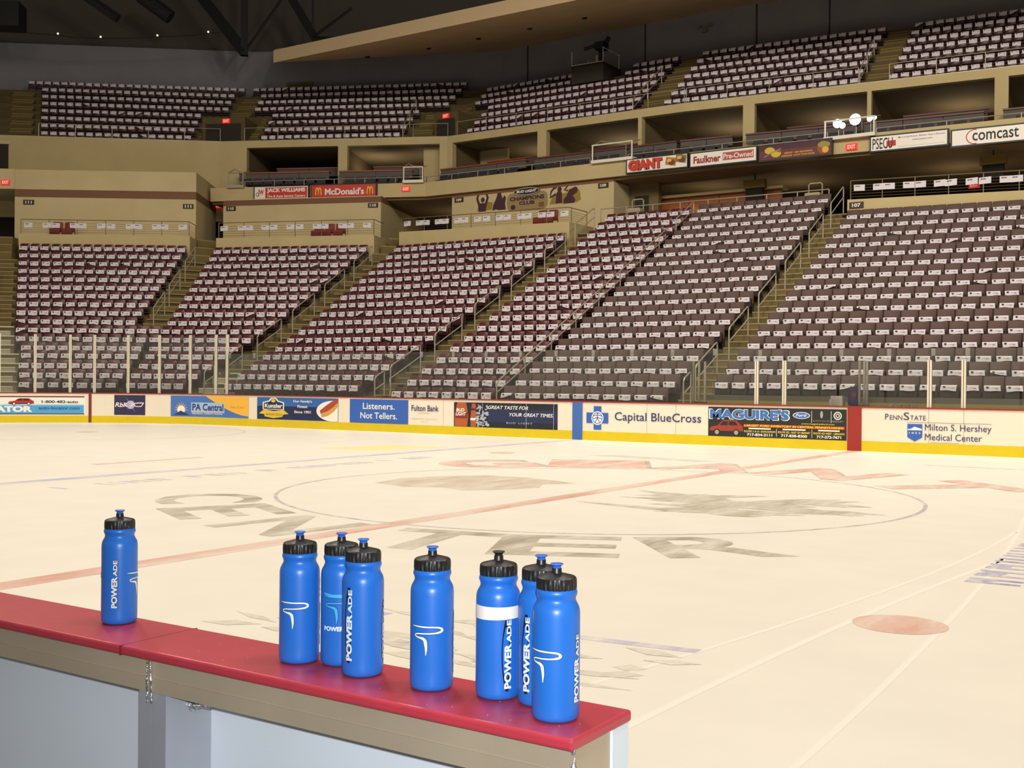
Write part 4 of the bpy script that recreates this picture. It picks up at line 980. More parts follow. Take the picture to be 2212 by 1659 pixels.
def d(mb, W, H):
    put_text(mb, 'comcast', W*.28, W*.86, H*.26, H*.80, .004, .012, mi=0); ring(mb, W*.31, H*.5, .32, .29, .035, .004, 1, 24, PI*.42, PI*1.58)
fsign('white sign with rounded black letters and a red crescent', (-1.90, 31.85), (.95, 31.96), 10.88, 11.58, SWHITE, [BLK, REDI], d)

# ---------------------------------------------------------------- platform rails with towels, chairs, numbers
def rail_on(sec, u0, u1, v, z0, h, n, label, ret=.0, zf=None):
    f = lambda u, vv: pos(sec, u, vv)
    P = [f(u0, v), f(u1, v)]
    if ret: P.append(f(u1, v+ret))
    o = flat_rail(P, zf or z0, h, n, label, 'platform rails', 'platform_rail', m=RAILD, mids=[h*q for q in (.15, .3, .45, .6, .75)])
    return o
zC = lambda p: 8.87+(p.x+26.8)*(-.0187); zF = lambda p: 8.64+(p.x+4.9)*(-.0285)
RAILD = mat('rail_dark', (122, 108, 78), rough=.45, metal=.2)
rail_on('A', -23.55, -15.4, 39.95, 8.66, .72, 8, 'steel rail on the platform wall of the corner block', 1.4)
rail_on('B', -24.1, -15.95, 35.55, 8.66, .76, 8, 'steel rail on the platform wall below the two red signs', 1.4)
rail_on('C', -26.7, -17.25, 28.48, 0, .64, 9, 'steel rail on the platform wall below the mural', 1.6, zC)
rail_on('C', -4.8, 3.5, 28.43, 0, .72, 8, 'steel rail on the platform wall with the number 107', 0, zF)
def hung_towel(sec, u, v, z, label, tilt):
    mb = MB(); mb.box(-.205, .205, -.012, -.004, -.23, 0); mb.box(-.205, .205, .004, .012, -.16, 0); mb.box(-.205, .205, -.012, .012, 0, .006)
    [rect(mb, -.14+.055*q, -.10+.055*q, -.078+.006*(q % 2), -.036, -.0135, 1) for q in range(5)]
    mb.v = [(x, y+(.002*math.sin(x*20)), zz+tilt*x) for x, y, zz in mb.v]
    o = mb.build('rally_towel', [TOWEL, BADGE]); p = pos(sec, u, v); o.location = (*p, z); o.rotation_euler = (0, 0, rad(SEC[sec][0]))
    tag(o, label, 'towel', 'white towels hung on the platform rails')
HT = {'A': [-23.19, -22.3, -21.87, -20.98, -20.58, -19.66, -19.19, -18.27, -17.87, -16.99, -16.61, -15.7], 'B': [-23.8, -22.85, -22.45, -21.59, -21.15, -20.26, -19.78, -18.88, -18.47, -17.56, -17.16, -16.28],
      'C': [-26.35, -25.61, -25.19, -24.46, -24.05, -23.32, -22.91, -22.17, -21.67, -20.95, -20.52, -19.76, -19.39, -18.65, -18.21, -17.47], 'F': [-4.47, -3.75, -3.36, -2.65, -2.24, -1.55, -1.16, -.45, 0, .69, 1.05, 1.9, 2.3]}
for key, us in HT.items():
    for k, u in enumerate(us):
        sec, v, z = {'A': ('A', 39.95, 9.21), 'B': ('B', 35.55, 9.25), 'C': ('C', 28.48, 0), 'F': ('C', 28.43, 0)}[key]
        if key == 'C': z = zC(pos('C', u, v))+.49
        if key == 'F': z = zF(pos('C', u, v))+.55
        hung_towel(sec, u, v-.006, z, 'white towel hung on the rail %s, %s from the left' % ({'A': 'of the corner block', 'B': 'below the two red signs', 'C': 'below the mural', 'F': 'above the number 107'}[key], ORD[k+1]), rt_.uniform(-.06, .06))
CHR = mat('chair_red', (128, 34, 36), rough=.6)
def chair(p, z, rz, label):
    e = empty('banquet_chair', (*p, z), label, 'chair', 'dark red chairs on the platforms', rz)
    mb = MB(); mb.add(*shell(rrect(.25, .40, .76, .08, 4, True, .03), .14, .22, 0, .1)); smooth_angle(mb.build('backrest', CHR, e), 50)
    mb = MB(); mb.box(-.26, .26, -.26, .2, .26, .40); mb.build('seat', CHR, e); mb = MB(); mb.box(-.26, .26, -.28, -.262, .06, .38); mb.build('apron', CHR, e)
    for x in (-.24, .24):
        for y in (-.24, .2): mb = MB(); mb.box(x-.015, x+.015, y-.015, y+.015, 0, .26); mb.build('leg', BLK, e)
for sec, u, v, z, lab in (('A', -22.2, 41.0, 8.66, 'left dark red chair behind the corner block rail'), ('A', -21.6, 41.0, 8.66, 'right dark red chair behind the corner block rail'),
    ('B', -19.25, 36.6, 8.66, 'left one of three dark red chairs below the red signs'), ('B', -18.68, 36.6, 8.66, 'middle one of three dark red chairs below the red signs'), ('B', -18.1, 36.6, 8.66, 'right one of three dark red chairs below the red signs'),
    ('C', -19.35, 29.5, 8.735, 'left dark red chair below the mural'), ('C', -18.8, 29.5, 8.725, 'right dark red chair below the mural')):
    chair(pos(sec, u, v), z, rad(SEC[sec][0]), lab)
NUMB = mat('number_plate', (50, 42, 26), rough=.5)
def plate(sec, u, v, z, txt, label):
    e = empty('number_plate', (*pos(sec, u, v), z), label, 'sign', 'section number plates', rad(SEC[sec][0]))
    mb = MB(); mb.box(-.27, .27, -.03, -.001, -.12, .12); mb.build('panel', NUMB, e); mb = MB(); put_text(mb, txt, -.16, .16, -.07, .07, -.033, .03); mb.build('lettering', SWHITE, e)
plate('A', -23.95, 42, 10.53, '111', 'small dark number plate at the left end of the corner block'); plate('A', -15.93, 42, 10.44, '111', 'small dark number plate at the right end of the corner block')
plate('B', -24.95, 38.6, 10.62, '110', 'small dark number plate under the left end of the white and red sign'); plate('B', -17.06, 38.6, 10.6, '110', 'small dark number plate under the right end of the arch sign')
plate('C', -25.6, 31.7, 10.78, '109', 'number plate 109 left of the mural'); plate('C', -17.3, 31.7, 10.78, '109', 'number plate 109 right of the mural'); plate('C', -4.55, 28.35, 8.40, '107', 'number plate 107 on the platform wall')
EXR = mat('exit_red', (236, 44, 40), emit=.45)
def exit_sign(p, z, rz, label):
    e = empty('exit_sign', (*p, z), label, 'exit sign', 'lit red exit signs', rz)
    mb = MB(); mb.box(-.22, .22, -.06, 0, -.13, .13); mb.build('box', EXR, e); mb = MB(); put_text(mb, 'EXIT', -.16, .16, -.08, .08, -.063, .03); mb.build('lettering', mat('exit_pale', (255, 180, 170), emit=.5), e)
exit_sign(pos('A', -25.1, 41.995), 11.52, rad(36), 'lit exit sign at the left edge of the photo'); exit_sign(pos('A', -15.42, 46.68), 11.2, rad(36), 'lit exit sign in the gap left of the two red signs')
exit_sign(onB(-28.55)+Vector((.0, -.01)), 11.5, math.atan2(dB.y, dB.x), 'lit exit sign on the band right of the arch sign'); exit_sign((-5.75, 31.69), 11.33, 0, 'lit exit sign on the band below the floodlights')
exit_sign((-1.85, 36.0), 10.07, 0, 'lit exit sign in the dark concourse at the right')
mb = MB(); mb.tube([(-1.85, 36.05, 9.9), (-1.85, 36.05, ZTOP)], .03, 6); tag(mb.build('sign_post', BLK), 'black post under the concourse exit sign', 'post')
# mural on the beige wall
PURP = mat('mural_purple', (70, 38, 50), rough=.8); GOLD = mat('mural_gold', (150, 126, 52), rough=.8)
mur = empty('mural', (-24.5, 31.699, 10.0), 'painted mural of purple sports figures round an oval board', 'mural')
def C2(pts, x0, z0): return [(x0+a, z0+b) for a, b in pts]
mb = MB()
poly(mb, C2([(0, .12), (.55, .12), (.95, .14), (.95, .5), (.6, .55), (.35, .4), (.1, .35)], 0, 0), -.004, 1); poly(mb, C2([(0, .1), (1.4, .1), (1.75, .2), (1.7, .5), (1.2, .62), (.2, .52)], 4.25, .02), -.004, 1); ellipse(mb, 5.75, .45, .22, .33, -.005, 1)
poly(mb, C2([(.12, .08), (.55, .08), (.6, .42), (.45, .5), (.2, .5), (.08, .4)], 0, .0), -.006, 0); ellipse(mb, .36, .66, .11, .13, -.006, 0)
for s_ in (-1, 1):
    vs, fs = stroke([(.34+s_*.2, .42), (.34+s_*.32, .75), (.34+s_*.22, 1.0), (.34, 1.05)], [.14, .13, .12, .12]); mb.add([(x, -.0065, z) for x, z in vs], fs, 0)
poly(mb, C2([(0, 0), (.2, .05), (.4, .0), (.8, .0), (.75, .3), (.8, .6), (.7, .72), (.6, .55), (.5, .82), (.3, .82), (.2, .55), (.05, .3)], .95, .08), -.006, 0); ellipse(mb, 1.35, .92, .12, .14, -.0062, 0)
poly(mb, C2([(.25, .05), (.62, .05), (.6, .55), (.45, .66), (.3, .55)], 4.35, .1), -.006, 0); ellipse(mb, 4.82, .80, .12, .14, -.0062, 0); ellipse(mb, 4.56, .98, .14, .14, -.0064, 0)
vs, fs = stroke([(4.62, .6), (4.3, .45), (4.36, .75), (4.52, .88)], [.12, .11, .1, .1]); mb.add([(x, -.0066, z) for x, z in vs], fs, 0)
poly(mb, C2([(0, .05), (.6, .05), (.65, .2), (.5, .4), (.75, .55), (.6, .8), (.3, .7), (.15, .4), (.0, .25)], 5.05, .05), -.006, 0); ellipse(mb, 5.68, .72, .14, .14, -.0062, 0)
vs, fs = stroke([(5.3, .7), (5.1, .75), (5.3, .98), (5.32, 1.06)], [.1, .09, .08, .06]); mb.add([(x, -.0066, z) for x, z in vs], fs, 0)
mb.build('figures', [PURP, GOLD], mur)
mb = MB(); o_ = rrect(1.16, -.42, .42, .28, 6); mb.add(*shell([(x, z) for x, z in o_], -.05, -.001, bev=.01)); mb.v = [(x+3.0, y, z+.40) for x, y, z in mb.v]; bo = mb.build('oval_board', mat('mural_board', (150, 130, 88)), mur)
mb = MB(); put_text(mb, 'CHAMPIONS', 2.0, 4.0, .44, .64, -.055, .05, mi=0); put_text(mb, 'CLUB', 2.55, 3.45, .22, .40, -.055, .05, mi=0); ellipse(mb, 2.2, .14, .14, .12, -.055, 0); rect(mb, 3.68, 3.98, .05, .28, -.055, 1); mb.build('lettering', [PURP, STRIPE], mur)
mb = MB(); mb.add(*shell([(.76*math.cos(2*PI*k/32), .19*math.sin(2*PI*k/32)) for k in range(32)], -.10, -.051, bev=.02)); mb.v = [(x+3.0, y, z+.86) for x, y, z in mb.v]; bl = mb.build('oval_sign', SBLACK, mur)
mb = MB(); put_text(mb, 'BUD LIGHT', 2.42, 3.58, .80, .93, -.103, .04, .2); ring(mb, 3.0, .86, .74, .175, .02, -.102); mb.build('lettering', SWHITE, mur)

# ---------------------------------------------------------------- concourse behind the top rows
flat_rail([(-16.6, 30.2), (-6.2, 30.2)], ZTOP, 1.17, 9, 'steel rail along the concourse above the top row', 'platform rails', 'concourse_rail', r=.025)
BARW = mat('bar_wood', (172, 98, 42), rough=.5, noise=.08, nscale=3)
e = empty('bar_counter', (-12.6, 34, ZTOP+.60), 'long orange wooden bar counter with a pale top in the concourse', 'bar counter')
mb = MB(); mb.box(-3.3, 3.2, -.25, .5, 1.44, 1.56); mb.build('worktop', mat('bar_top', (238, 214, 156), rough=.4), e)
mb = MB()
for k in range(4): mb.box(-2.9+1.5*k, -1.43+1.5*k, 0, .1, -.6, 1.48)
mb.build('front_panel', BARW, e)
def cart(x, y, label):
    e = empty('service_cart', (x, y, ZTOP), label, 'cart', 'grey service carts')
    mb = MB(); mb.add(*shell(rrect(.32, .05, 1.18, .06, 3), -.25, .25, bev=.03)); mb.build('body', mat('cart_grey', (168, 160, 132), rough=.6), e)
    mb = MB(); mb.tube([(-.28, .2, 1.1), (-.28, .2, 1.56), (-.22, .2, 1.62), (.22, .2, 1.62), (.28, .2, 1.56), (.28, .2, 1.1)], .03, 6); mb.build('handle', MATS['cart_grey'], e)
    mb = MB(); mb.box(-.2, .2, -.262, -.252, .55, .95); mb.build('sign_panel', TOWEL, e)
cart(-15.2, 30.9, 'pale service cart at the left end of the concourse rail'); cart(-7.05, 30.9, 'pale service cart at the right end of the concourse rail')
mb = MB(); mb.box(-.45, .45, -.2, .2, 0, .9); mb.v = [(x-16.0, y+31.0, z+ZTOP) for x, y, z in mb.v]
fr_ = MB()
for z in (.25, .5, .75): fr_.tube([(-16.45, 31, ZTOP+z), (-15.75, 31, ZTOP+z)], .025, 6)
for x in (-16.45, -15.75): fr_.tube([(x, 31, ZTOP), (x, 31, ZTOP+.8)], .025, 6)
tag(fr_.build('stair_gate', STEEL), 'steel gate frame beside the right end of the mural wall', 'gate')
def kiosk(x, y, z, label):
    e = empty('hanging_monitor', (x, y, z), label, 'monitor', 'yellow framed monitors in the concourse')
    mb = MB(); mb.box(-.5, .5, -.12, .12, .35, .72); mb.build('yellow_box', mat('kiosk_yellow', (120, 92, 34), rough=.7), e); mb = MB(); mb.box(-.4, .4, -.1, .1, -.2, .33); mb.build('screen', mat('kiosk_screen', (40, 38, 36), rough=.9, spec=.1), e)
    mb = MB(); mb.box(-.03, .03, -.03, .03, .72, 10.98-z); mb.build('hanger', BLK, e)
kiosk(-10.6, 33.5, 9.98, 'yellow framed monitor hanging above the bar'); kiosk(-.65, 33.5, 10.05, 'yellow framed monitor hanging at the right edge')
mb = MB(); mb.box(-5.2, 4.5, 34.5, 34.7, ZTOP+.35, ZTOP+.85); tag(mb.build('counter_front', BARW), 'orange wooden counter front behind the hung towels at the right', 'counter')
# the doorway right of the mural wall
fbox('wall_concourse_pier', fC, (-16.74, -15.2, 33.2, 33.5, 8.6, 10.98), BROWNP); fbox('door_1', fC, (-16.4, -15.7, 33.15, 33.19, 8.9, 10.4), DARK)
# ---------------------------------------------------------------- upper deck: openings, stairs, rails
def vomitory(f, u0, u1, nm, lab):
    fbox('wall_'+nm, f, (u0, u1, .40, 3.3, 14.4, 16.2), DARKC)
    fbox('door_'+nm, f, (u0+.25, u1-.25, .33, .40, 14.8, 15.85), DARK)  # dark slab paints the shade inside the open passage
vomitory(f2, -1.2, 1.3, 'upper_left', ''); vomitory(f3, -1.2, .45, 'upper_right', '')
p = uvp(F2, .25, .3); exit_sign(p, 15.98, ang(F2), 'lit exit sign over the left dark opening of the upper deck'); p = uvp(F3, -.3, .3); exit_sign(p, 15.98, 0, 'lit exit sign over the right opening of the upper deck')
def ustairs(f, rows, n_):
    mb = MB()
    for i, (a, b) in rows:
        v = .5+UDEP*(i-1); z = zuf(i)
        for h, dv in ((URISE*2/3, .27), (URISE/3, .54)):
            x = MB(); x.box(a, b, v+.285-dv, v+.285, z+.002, z+h); x.mapped(f); mb.add(x.v, x.f, 0)
            x = MB(); x.box(a, b, v+.275-dv, v+.30-dv, z+h-.05, z+h+.004); x.mapped(f); mb.add(x.v, x.f, 1)
    struct(mb.build(n_, [mat('upper_step', (104, 88, 48), rough=.9), mat('upper_nose', (128, 110, 64), rough=.9)]))
ustairs(f1, [(i, (10.3+.02*i, 11.3)) for i in range(1, 5)], 'trim_upper_stairs_a'); ustairs(f2, [(i, (1.3, 2.0-.1*i)) for i in range(1, 5)], 'trim_upper_stairs_b')
ustairs(f2, [(i, (10.4+.15*i, 11.6+.1*i)) for i in range(1, 5)], 'trim_upper_stairs_c'); ustairs(f2, [(i, (-.9, .3)) for i in range(5, 8)], 'trim_upper_stairs_d'); ustairs(f3, [(i, (-2.3, -1.2)) for i in range(5, 8)], 'trim_upper_stairs_e')
ustairs(f3, [(i, (11.1, 12.5+.03*i)) for i in range(1, 8)], 'trim_upper_stairs_f'); ustairs(f4, [(i, (8.1+.03*i, 9.05+.04*i)) for i in range(1, 8)], 'trim_upper_stairs_g'); ustairs(f1, [(i, (.6-.25*i, 1.8-.25*i)) for i in range(1, 8)], 'trim_upper_stairs_h')
upo = offline(UP, .08)
for k, (a, b, n, lab) in enumerate(((uvp(F1, 2, .08), upo[1], 6, 'thin rail along the front of the left upper block'), (uvp(F2, 1.4, .08), upo[2], 7, 'thin rail along the upper deck between the two exit signs'), (uvp(F3, .6, .08), upo[3], 8, 'thin rail along the front of the middle upper block'), (uvp(F4, .1, .08), uvp(F4, 8, .08), 5, 'thin rail along the upper block above the floodlights'), (uvp(F4, 9.3, .08), uvp(F4, 17, .08), 5, 'thin rail along the upper block at the right edge'))):
    flat_rail([a, b], ZU+.01, .72, n, lab, 'upper deck rails', r=.018)
for f, u, lab in ((f3, 11.0, 'third'), (f4, 8.0, 'fourth'), (f2, 10.3, 'second')):
    F = {f3: F3, f4: F4, f2: F2}[f]
    a, b = uvp(F, u, .35), uvp(F, u+.05, 3.4)
    handrail(a, b, zuf(1), zuf(4)+.4, 'sloping handrail by the stairs right of the %s upper block' % lab, 'handrails of the upper deck', posts=(0, .5, 1), hi=1.0, lo=.55)
# broadcast platform with a camera
e = empty('camera_platform', (-22.9, 38.2, 16.6), 'dark raised broadcast platform among the upper seats', 'platform')
mb = MB(); mb.box(0, 1.95, 0, 1.9, 1.1, 2.0); mb.build('box', mat('platform_dark', (58, 54, 44), rough=.8), e); mb = MB(); mb.box(-.02, 1.97, -.03, 1.95, 2.0, 2.07); mb.build('deck', SBLACK, e)
mb = MB()
for x in (0.02, 1.93):
    for y in (0, 1.8): mb.tube([(x, y, 2.05), (x, y, 2.85)], .02, 5)
mb.tube([(.02, 0, 2.1), (1.93, 0, 2.1)], .025, 5); mb.tube([(1.93, 0, 2.83), (1.93, 1.8, 2.83)], .02, 5); mb.build('rail', WPAINT, e)
mb = MB()
for x in (.1, 1.85):
    for y in (.1, 1.8): mb.box(x-.04, x+.04, y-.04, y+.04, -.1 if y > 1 else -1.0, 1.1)
mb.build('leg', SBLACK, e)
e = empty('television_camera', (-21.5, 38.9, 18.67), 'black television camera on its pedestal on the upper platform', 'camera')
mb = MB(); mb.box(-.22, .32, -.3, .3, .85, 1.25); mb.tube([(.1, -.1, 1.15), (-.9, -.2, 1.0)], .09, 8); mb.tube([(.3, 0, 1.2), (.45, .1, 1.5)], .12, 8); mb.build('body', SBLACK, e); mb = MB(); mb.lathe([(.2, 0), (.1, .05), (.09, .8), (.14, .86)], 16); mb.build('pedestal', SBLACK, e); mb = MB(); mb.box(-.1, .0, -.35, -.3, .1, .5); mb.build('control_panel', mat('panel_yellow', (190, 176, 120)), e)

# ---------------------------------------------------------------- upper walls, soffit, roof
UPx = [(-62, 10.8), (-39.93, 28.81), (-28.33, 34.3), (-14.47, 34.3), (12, 36.8)]
wa = offline(UPx, 8.0); wb = offline(UPx, 8.3); mb = MB()
for k in range(4):
    a, b, c, d_ = wa[k], wa[k+1], wb[k+1], wb[k]; mb.hexa([(*a, 17), (*b, 17), (*c, 17), (*d_, 17), (*a, 22.1), (*b, 22.1), (*c, 22.1), (*d_, 22.1)])
struct(mb.build('wall_upper_back', GREYW))
wa = offline(UPx, 8.6); mb = MB()
for k in range(4):
    a, b = wa[k], wa[k+1]; mb.quad((*a, 22), (*b, 22), (*b, 31), (*a, 31))
struct(mb.build('wall_roof_side', mat('roof_side', (80, 74, 67), rough=.9)))
mb = MB(); mb.box(-75, 30, -30, 60, 31, 31.2); struct(mb.build('ceiling', mat('roof_dark', (46, 42, 38), rough=.95)))
lip = [(-36.9, 30), (-31.5, 30), (-14.5, 30), (12, 30)]
w8 = offline(UPx, 7.99); wl = [uvp(F2, .3, 7.99), w8[2], w8[3], w8[4]]
mb = MB()
for k in range(3):
    a, b, c, d_ = lip[k], lip[k+1], wl[k+1], wl[k]
    mb.hexa([(*a, 19.0), (*b, 19.0), (*c, 21.68), (*d_, 21.68), (*a, 19.62), (*b, 19.62), (*c, 22.3), (*d_, 22.3)])
struct(mb.build('ceiling_canopy', mat('canopy_tan', (226, 194, 152), rough=.9, noise=.05, nscale=.7)))
mb = MB(); mb.box(-36.95, 12, 29.9, 29.99, 18.98, 19.66); struct(mb.build('trim_canopy_edge', mat('canopy_edge', (196, 170, 132), rough=.9)))
for k, (x, t) in enumerate(((-33.9, .45), (-30.6, .45), (-27.2, .45), (-23.9, .45), (-20.6, .45))):
    mb = MB(); mb.lathe([(.14, 0), (.14, .05)], 12); o = tag(mb.build('downlight', SBLACK), 'dark round downlight in the canopy, %s from its left end' % ORD[k+1], 'downlight', 'downlights in the canopy')
    o.location = (x, 30+12.3*t if k else 34.2, 19.0+2.68*t-.05 if k else 19.85)
mb = MB()
for p_ in (uvp(F3, .0, 7.97), uvp(F3, 7.8, 7.97), uvp(F4, 1.2, 7.97), uvp(F4, 5.0, 7.97)): mb.box(p_.x-.03, p_.x+.03, p_.y-.03, p_.y+.02, 17.3, 21.9)
struct(mb.build('trim_wall_joints', mat('joint_dark', (50, 48, 48), rough=.9)))
fbox('door_2', f2, (1.15, 2.55, 7.9, 7.99, 18.5, 20.0), mat('door_olive', (86, 80, 52), rough=.8)); fbox('trim_door', f2, (1.0, 2.7, 7.93, 7.995, 18.5, 20.15), mat('door_frame', (110, 100, 64), rough=.8))
e = empty('emergency_light', (-16.9, 42.05, 20.7), 'small twin emergency light on the grey wall under the canopy', 'lamp'); mb = MB(); mb.box(-.12, .12, 0, .1, -.12, .12); mb.build('box', mat('emer_box', (120, 110, 84)), e)
for x in (-.32, .32): mb = MB(); mb.lathe([(.1, 0), (.12, .12)], 12); mb.v = [(x+a, .06-c, .2+b) for a, b, c in mb.v]; mb.build('lamp_head', MATS['emer_box'], e)
TR = mat('truss_steel', (30, 28, 27), rough=.8)
def beam(F, v, pts, wd, lab, grp='dark roof trusses'):
    mb = MB()
    for (u0, z0), (u1, z1) in zip(pts, pts[1:]):
        a = Vector((*uvp(F, u0, v), z0)); b = Vector((*uvp(F, u1, v), z1)); mb.tube([a, b], wd, 4)
    return mb, lab
for F, v, segs, lab in ((F2, 3, [((-3.7, 25.5), (.2, 20.6), .32), ((.18, 30), (.18, 20.6), .28), ((2.6, 23.8), (.35, 20.8), .09), ((.2, 20.6), (.2, 20.4), .3)], 'dark roof truss with a thick diagonal left of the canopy end'),
    (F2, 3, [((2.6, 24.3), (4.43, 21.3), .24), ((4.3, 30), (4.3, 21.3), .10), ((6.6, 22.9), (4.3, 21.3), .09), ((4.3, 21.2), (8.5, 20.9), .2)], 'dark roof truss just above the canopy end')):
    mb = MB()
    for (u0, z0), (u1, z1), wd in segs: mb.tube([(*uvp(F, u0, v), z0), (*uvp(F, u1, v), z1)], wd, 4)
    tag(mb.build('roof_truss', TR), lab, 'truss', 'dark roof trusses')
mb = MB(); mb.tube([(*uvp(F1, 2.6, 3), 24.2), (*uvp(F1, 5.46, 3), 22.3)], .28, 6); tag(mb.build('roof_duct', TR), 'dark slanting roof member near the top left', 'duct')
mb = MB(); mb.tube([(*uvp(F1, 6.5, 4), 24.0), (*uvp(F1, 8.2, 4), 22.8)], .42, 12); tag(mb.build('roof_duct', TR), 'short dark cylinder hanging from the roof at the top', 'duct')
mb = MB(); mb.box(-2.5, .54, 1.2, 2.6, 21.13, 22.5); mb.mapped(f1); tag(mb.build('speaker_box', SBLACK), 'black hanging speaker box at the upper left corner', 'speaker')
mb = MB(); mb.tube([(*uvp(F1, 0, 2), 22.4), (*uvp(F1, 0, 2), 31)], .03, 5); tag(mb.build('hanging_cable', TR), 'dark cable holding the speaker box', 'cable')
CB = [(-1.05, 21.43), (.73, 21.26), (2.13, 21.21), (3.03, 21.11), (4.57, 21.12), (6.63, 21.23), (7.67, 21.33), (9.5, 21.48), (10.54, 21.65), (11.59, 21.8)]
e = empty('light_string', (*uvp(F1, 4.5, 3), 21.1), 'sagging cable with tiny lights across the upper left', 'light string')
mb = MB(); mb.tube([(*uvp(F1, u, 3), z) for u, z in CB], .025, 5); mb.build('cable', TR, e, world=True)
for u, z in ((-.6, 21.4), (2.13, 21.26), (4.5, 21.17), (7.67, 21.38), (10.54, 21.7)):
    mb = MB(); q = Vector((*uvp(F1, u, 3), z)); mb.tube([q, q+Vector((0, 0, .08))], .05, 8); mb.build('bulb', mat('bulb_glow', (255, 240, 210), emit=1.2), e, world=True)

# ================================================================ foreground: bench dasher and bottles
CAPR = mat('cap_red', (184, 56, 70), rough=.36, noise=.05, nscale=18., spec=.55, bump=.04)
ALU = mat('aluminium', (186, 170, 146), rough=.45, metal=.3, noise=.08, nscale=5.); ALU2 = mat('steel_blueish', (180, 182, 190), rough=.4, metal=.35, noise=.06, nscale=6.); SHINE = mat('weld', (206, 206, 204), rough=.25, metal=.9, bump=.6, nscale=60.)
PANW = mat('panel_white', (222, 230, 238), rough=.4, noise=.02, nscale=4.); ZT = 1.09; XE = 7.25
e = empty('bench_dasher', (3, -13.0, 0), 'near red-capped bench dasher board with metal frame and white panels', 'dasher board')
mb = MB(); mb.box(-4, XE, -13.093, -12.903, ZT-.019, ZT)
o = mb.build('cap_rail', CAPR, e, world=True); o['label'] = 'glossy red plastic cap'
bv = o.modifiers.new('round', 'BEVEL'); bv.width = .0055; bv.segments = 3; bv.limit_method = 'ANGLE'
for p in o.data.polygons: p.use_smooth = False
mb = MB(); mb.box(-4, XE-.012, -13.076, -12.962, ZT-.084, ZT-.0195); mb.box(-4, XE-.012, -13.0785, -13.076, ZT-.084, ZT-.056); mb.build('channel', ALU, e, world=True)
mb = MB(); mb.box(-4, XE-.012, -12.96, -12.91, .0, ZT-.0195); mb.build('panel', PANW, e, world=True)['label'] = 'white plastic facing panel'
mb = MB(); mb.box(-4, XE-.012, -12.9095, -12.904, .0, .2); mb.build('kickplate', Y_B, e, world=True)
for x, nm in ((6.292, 1), (3.8, 0), (1.4, 0), (-1.0, 0)):
    mb = MB(); mb.box(x-.036, x-.003, -13.074, -13.066, 0, ZT-.084); mb.box(x+.003, x+.042, -13.074, -13.066, 0, ZT-.084); mb.box(x+.034, x+.042, -13.066, -12.961, 0, ZT-.084); mb.box(x-.036, x-.028, -13.066, -12.961, 0, ZT-.084)
    p = mb.build('post', ALU2, e, world=True)
    mb = MB()
    for dx in (-.006, .006): mb.tube([(x+dx, -13.079, ZT-.105), (x+dx, -13.081, ZT-.06), (x+dx*.6, -13.08, ZT-.022)], .0022, 6)
    mb.build('weld_seam', SHINE, p, world=True)
    if nm:
        mb = MB(); mb.tube([(x+.043, -13.005, ZT-.118), (x+.048, -13.005, ZT-.118)], .015, 14); mb.tube([(x+.048, -13.005, ZT-.118), (x+.085, -13.0, ZT-.118)], .0055, 10); mb.tube([(x+.05, -13.005, ZT-.118), (x+.057, -13.005, ZT-.118)], .010, 6); mb.build('bolt', SHINE, p, world=True)
mb = MB(); mb.box(XE-.0118, XE-.008, -13.076, -12.962, 0, ZT-.0195); mb.build('end_plate', ALU, e, world=True)
mb = MB(); mb.box(XE-.0118, XE-.004, -12.9615, -12.908, 0, ZT-.0195); mb.build('end_panel', PANW, e, world=True)
mb = MB(); mb.tube([(XE-.010+.0015*math.sin(k*1.7), -13.074, ZT-.02-.03*k) for k in range(36)], [.005+.0012*math.sin(k*2.3) for k in range(36)], 8); mb.build('corner_weld', SHINE, e, world=True)
e.location.y += .034; DY = .034
mb = MB(); mb.box(6.222, 6.2245, -13.0615, -12.868, 1.0715, 1.0903); mb.build('cap_joint', mat('joint_red', (120, 28, 40)), e, world=True)
DROP = bpy.data.materials.new('water'); DROP.use_nodes = True; b_ = DROP.node_tree.nodes['Principled BSDF']; b_.inputs['Alpha'].default_value = .2; b_.inputs['Roughness'].default_value = .03; b_.inputs['Specular IOR Level'].default_value = 1
rr = random.Random(8); mb = MB()
for k in range(26):
    cx = rr.choice((6.45, 6.98, 7.12, 7.2, 6.85))+rr.uniform(-.08, .08); cy = -13.0+rr.uniform(-.075, .075); r = rr.uniform(.0007, .0017)
    x = MB(); x.lathe([(r, 0), (r*.85, r*.3), (r*.4, r*.5)], 10); mb.add([(cx+a, cy+DY+b, ZT+c) for a, b, c in x.v], x.f)
o = tag(mb.build('water_drops', DROP), 'tiny water drops scattered on the red cap', 'water', kind='stuff')

# bottles
BB = mat('bottle_blue', (34, 108, 200), rough=.36, spec=.5); LID = mat('bottle_lid', (30, 29, 28), rough=.38, spec=.5); TIPB = mat('tip_blue', (48, 104, 206), rough=.35)
LW = mat('logo_white', (226, 234, 240), rough=.4); LK = mat('logo_black', (20, 22, 34), rough=.4); LC = mat('logo_cyan', (66, 176, 232), rough=.4); TAPE = mat('tape_white', (238, 232, 222), rough=.6)
RBT = .0372
PROF = [(.029, 0), (.0338, .0015), (.0362, .005), (.0370, .010), (RBT, .018), (RBT, .160), (.0371, .166), (.0366, .1705), (.0356, .1745), (.0338, .1782), (.0319, .1815), (.0307, .1845), (.0302, .1872), (.0306, .1900), (.0317, .1928), (.0325, .1950), (.0327, .1970), (.0324, .1992), (.0315, .2012), (.0308, .2025)]
def wrap(pts2, off, phi0):
    """(arc length, height) -> a point on the bottle's side; phi0 turns it round the bottle"""
    out = []
    for a, z in pts2:
        t = phi0+a/RBT; r = RBT+off
        out.append((r*math.sin(t), -r*math.cos(t), z))
    return out
def wrapped(mb, vs, fs, off, phi, mi, mode):
    # cut long faces so that they follow the curve
    mb.add(wrap(vs, off, phi), fs, mi)
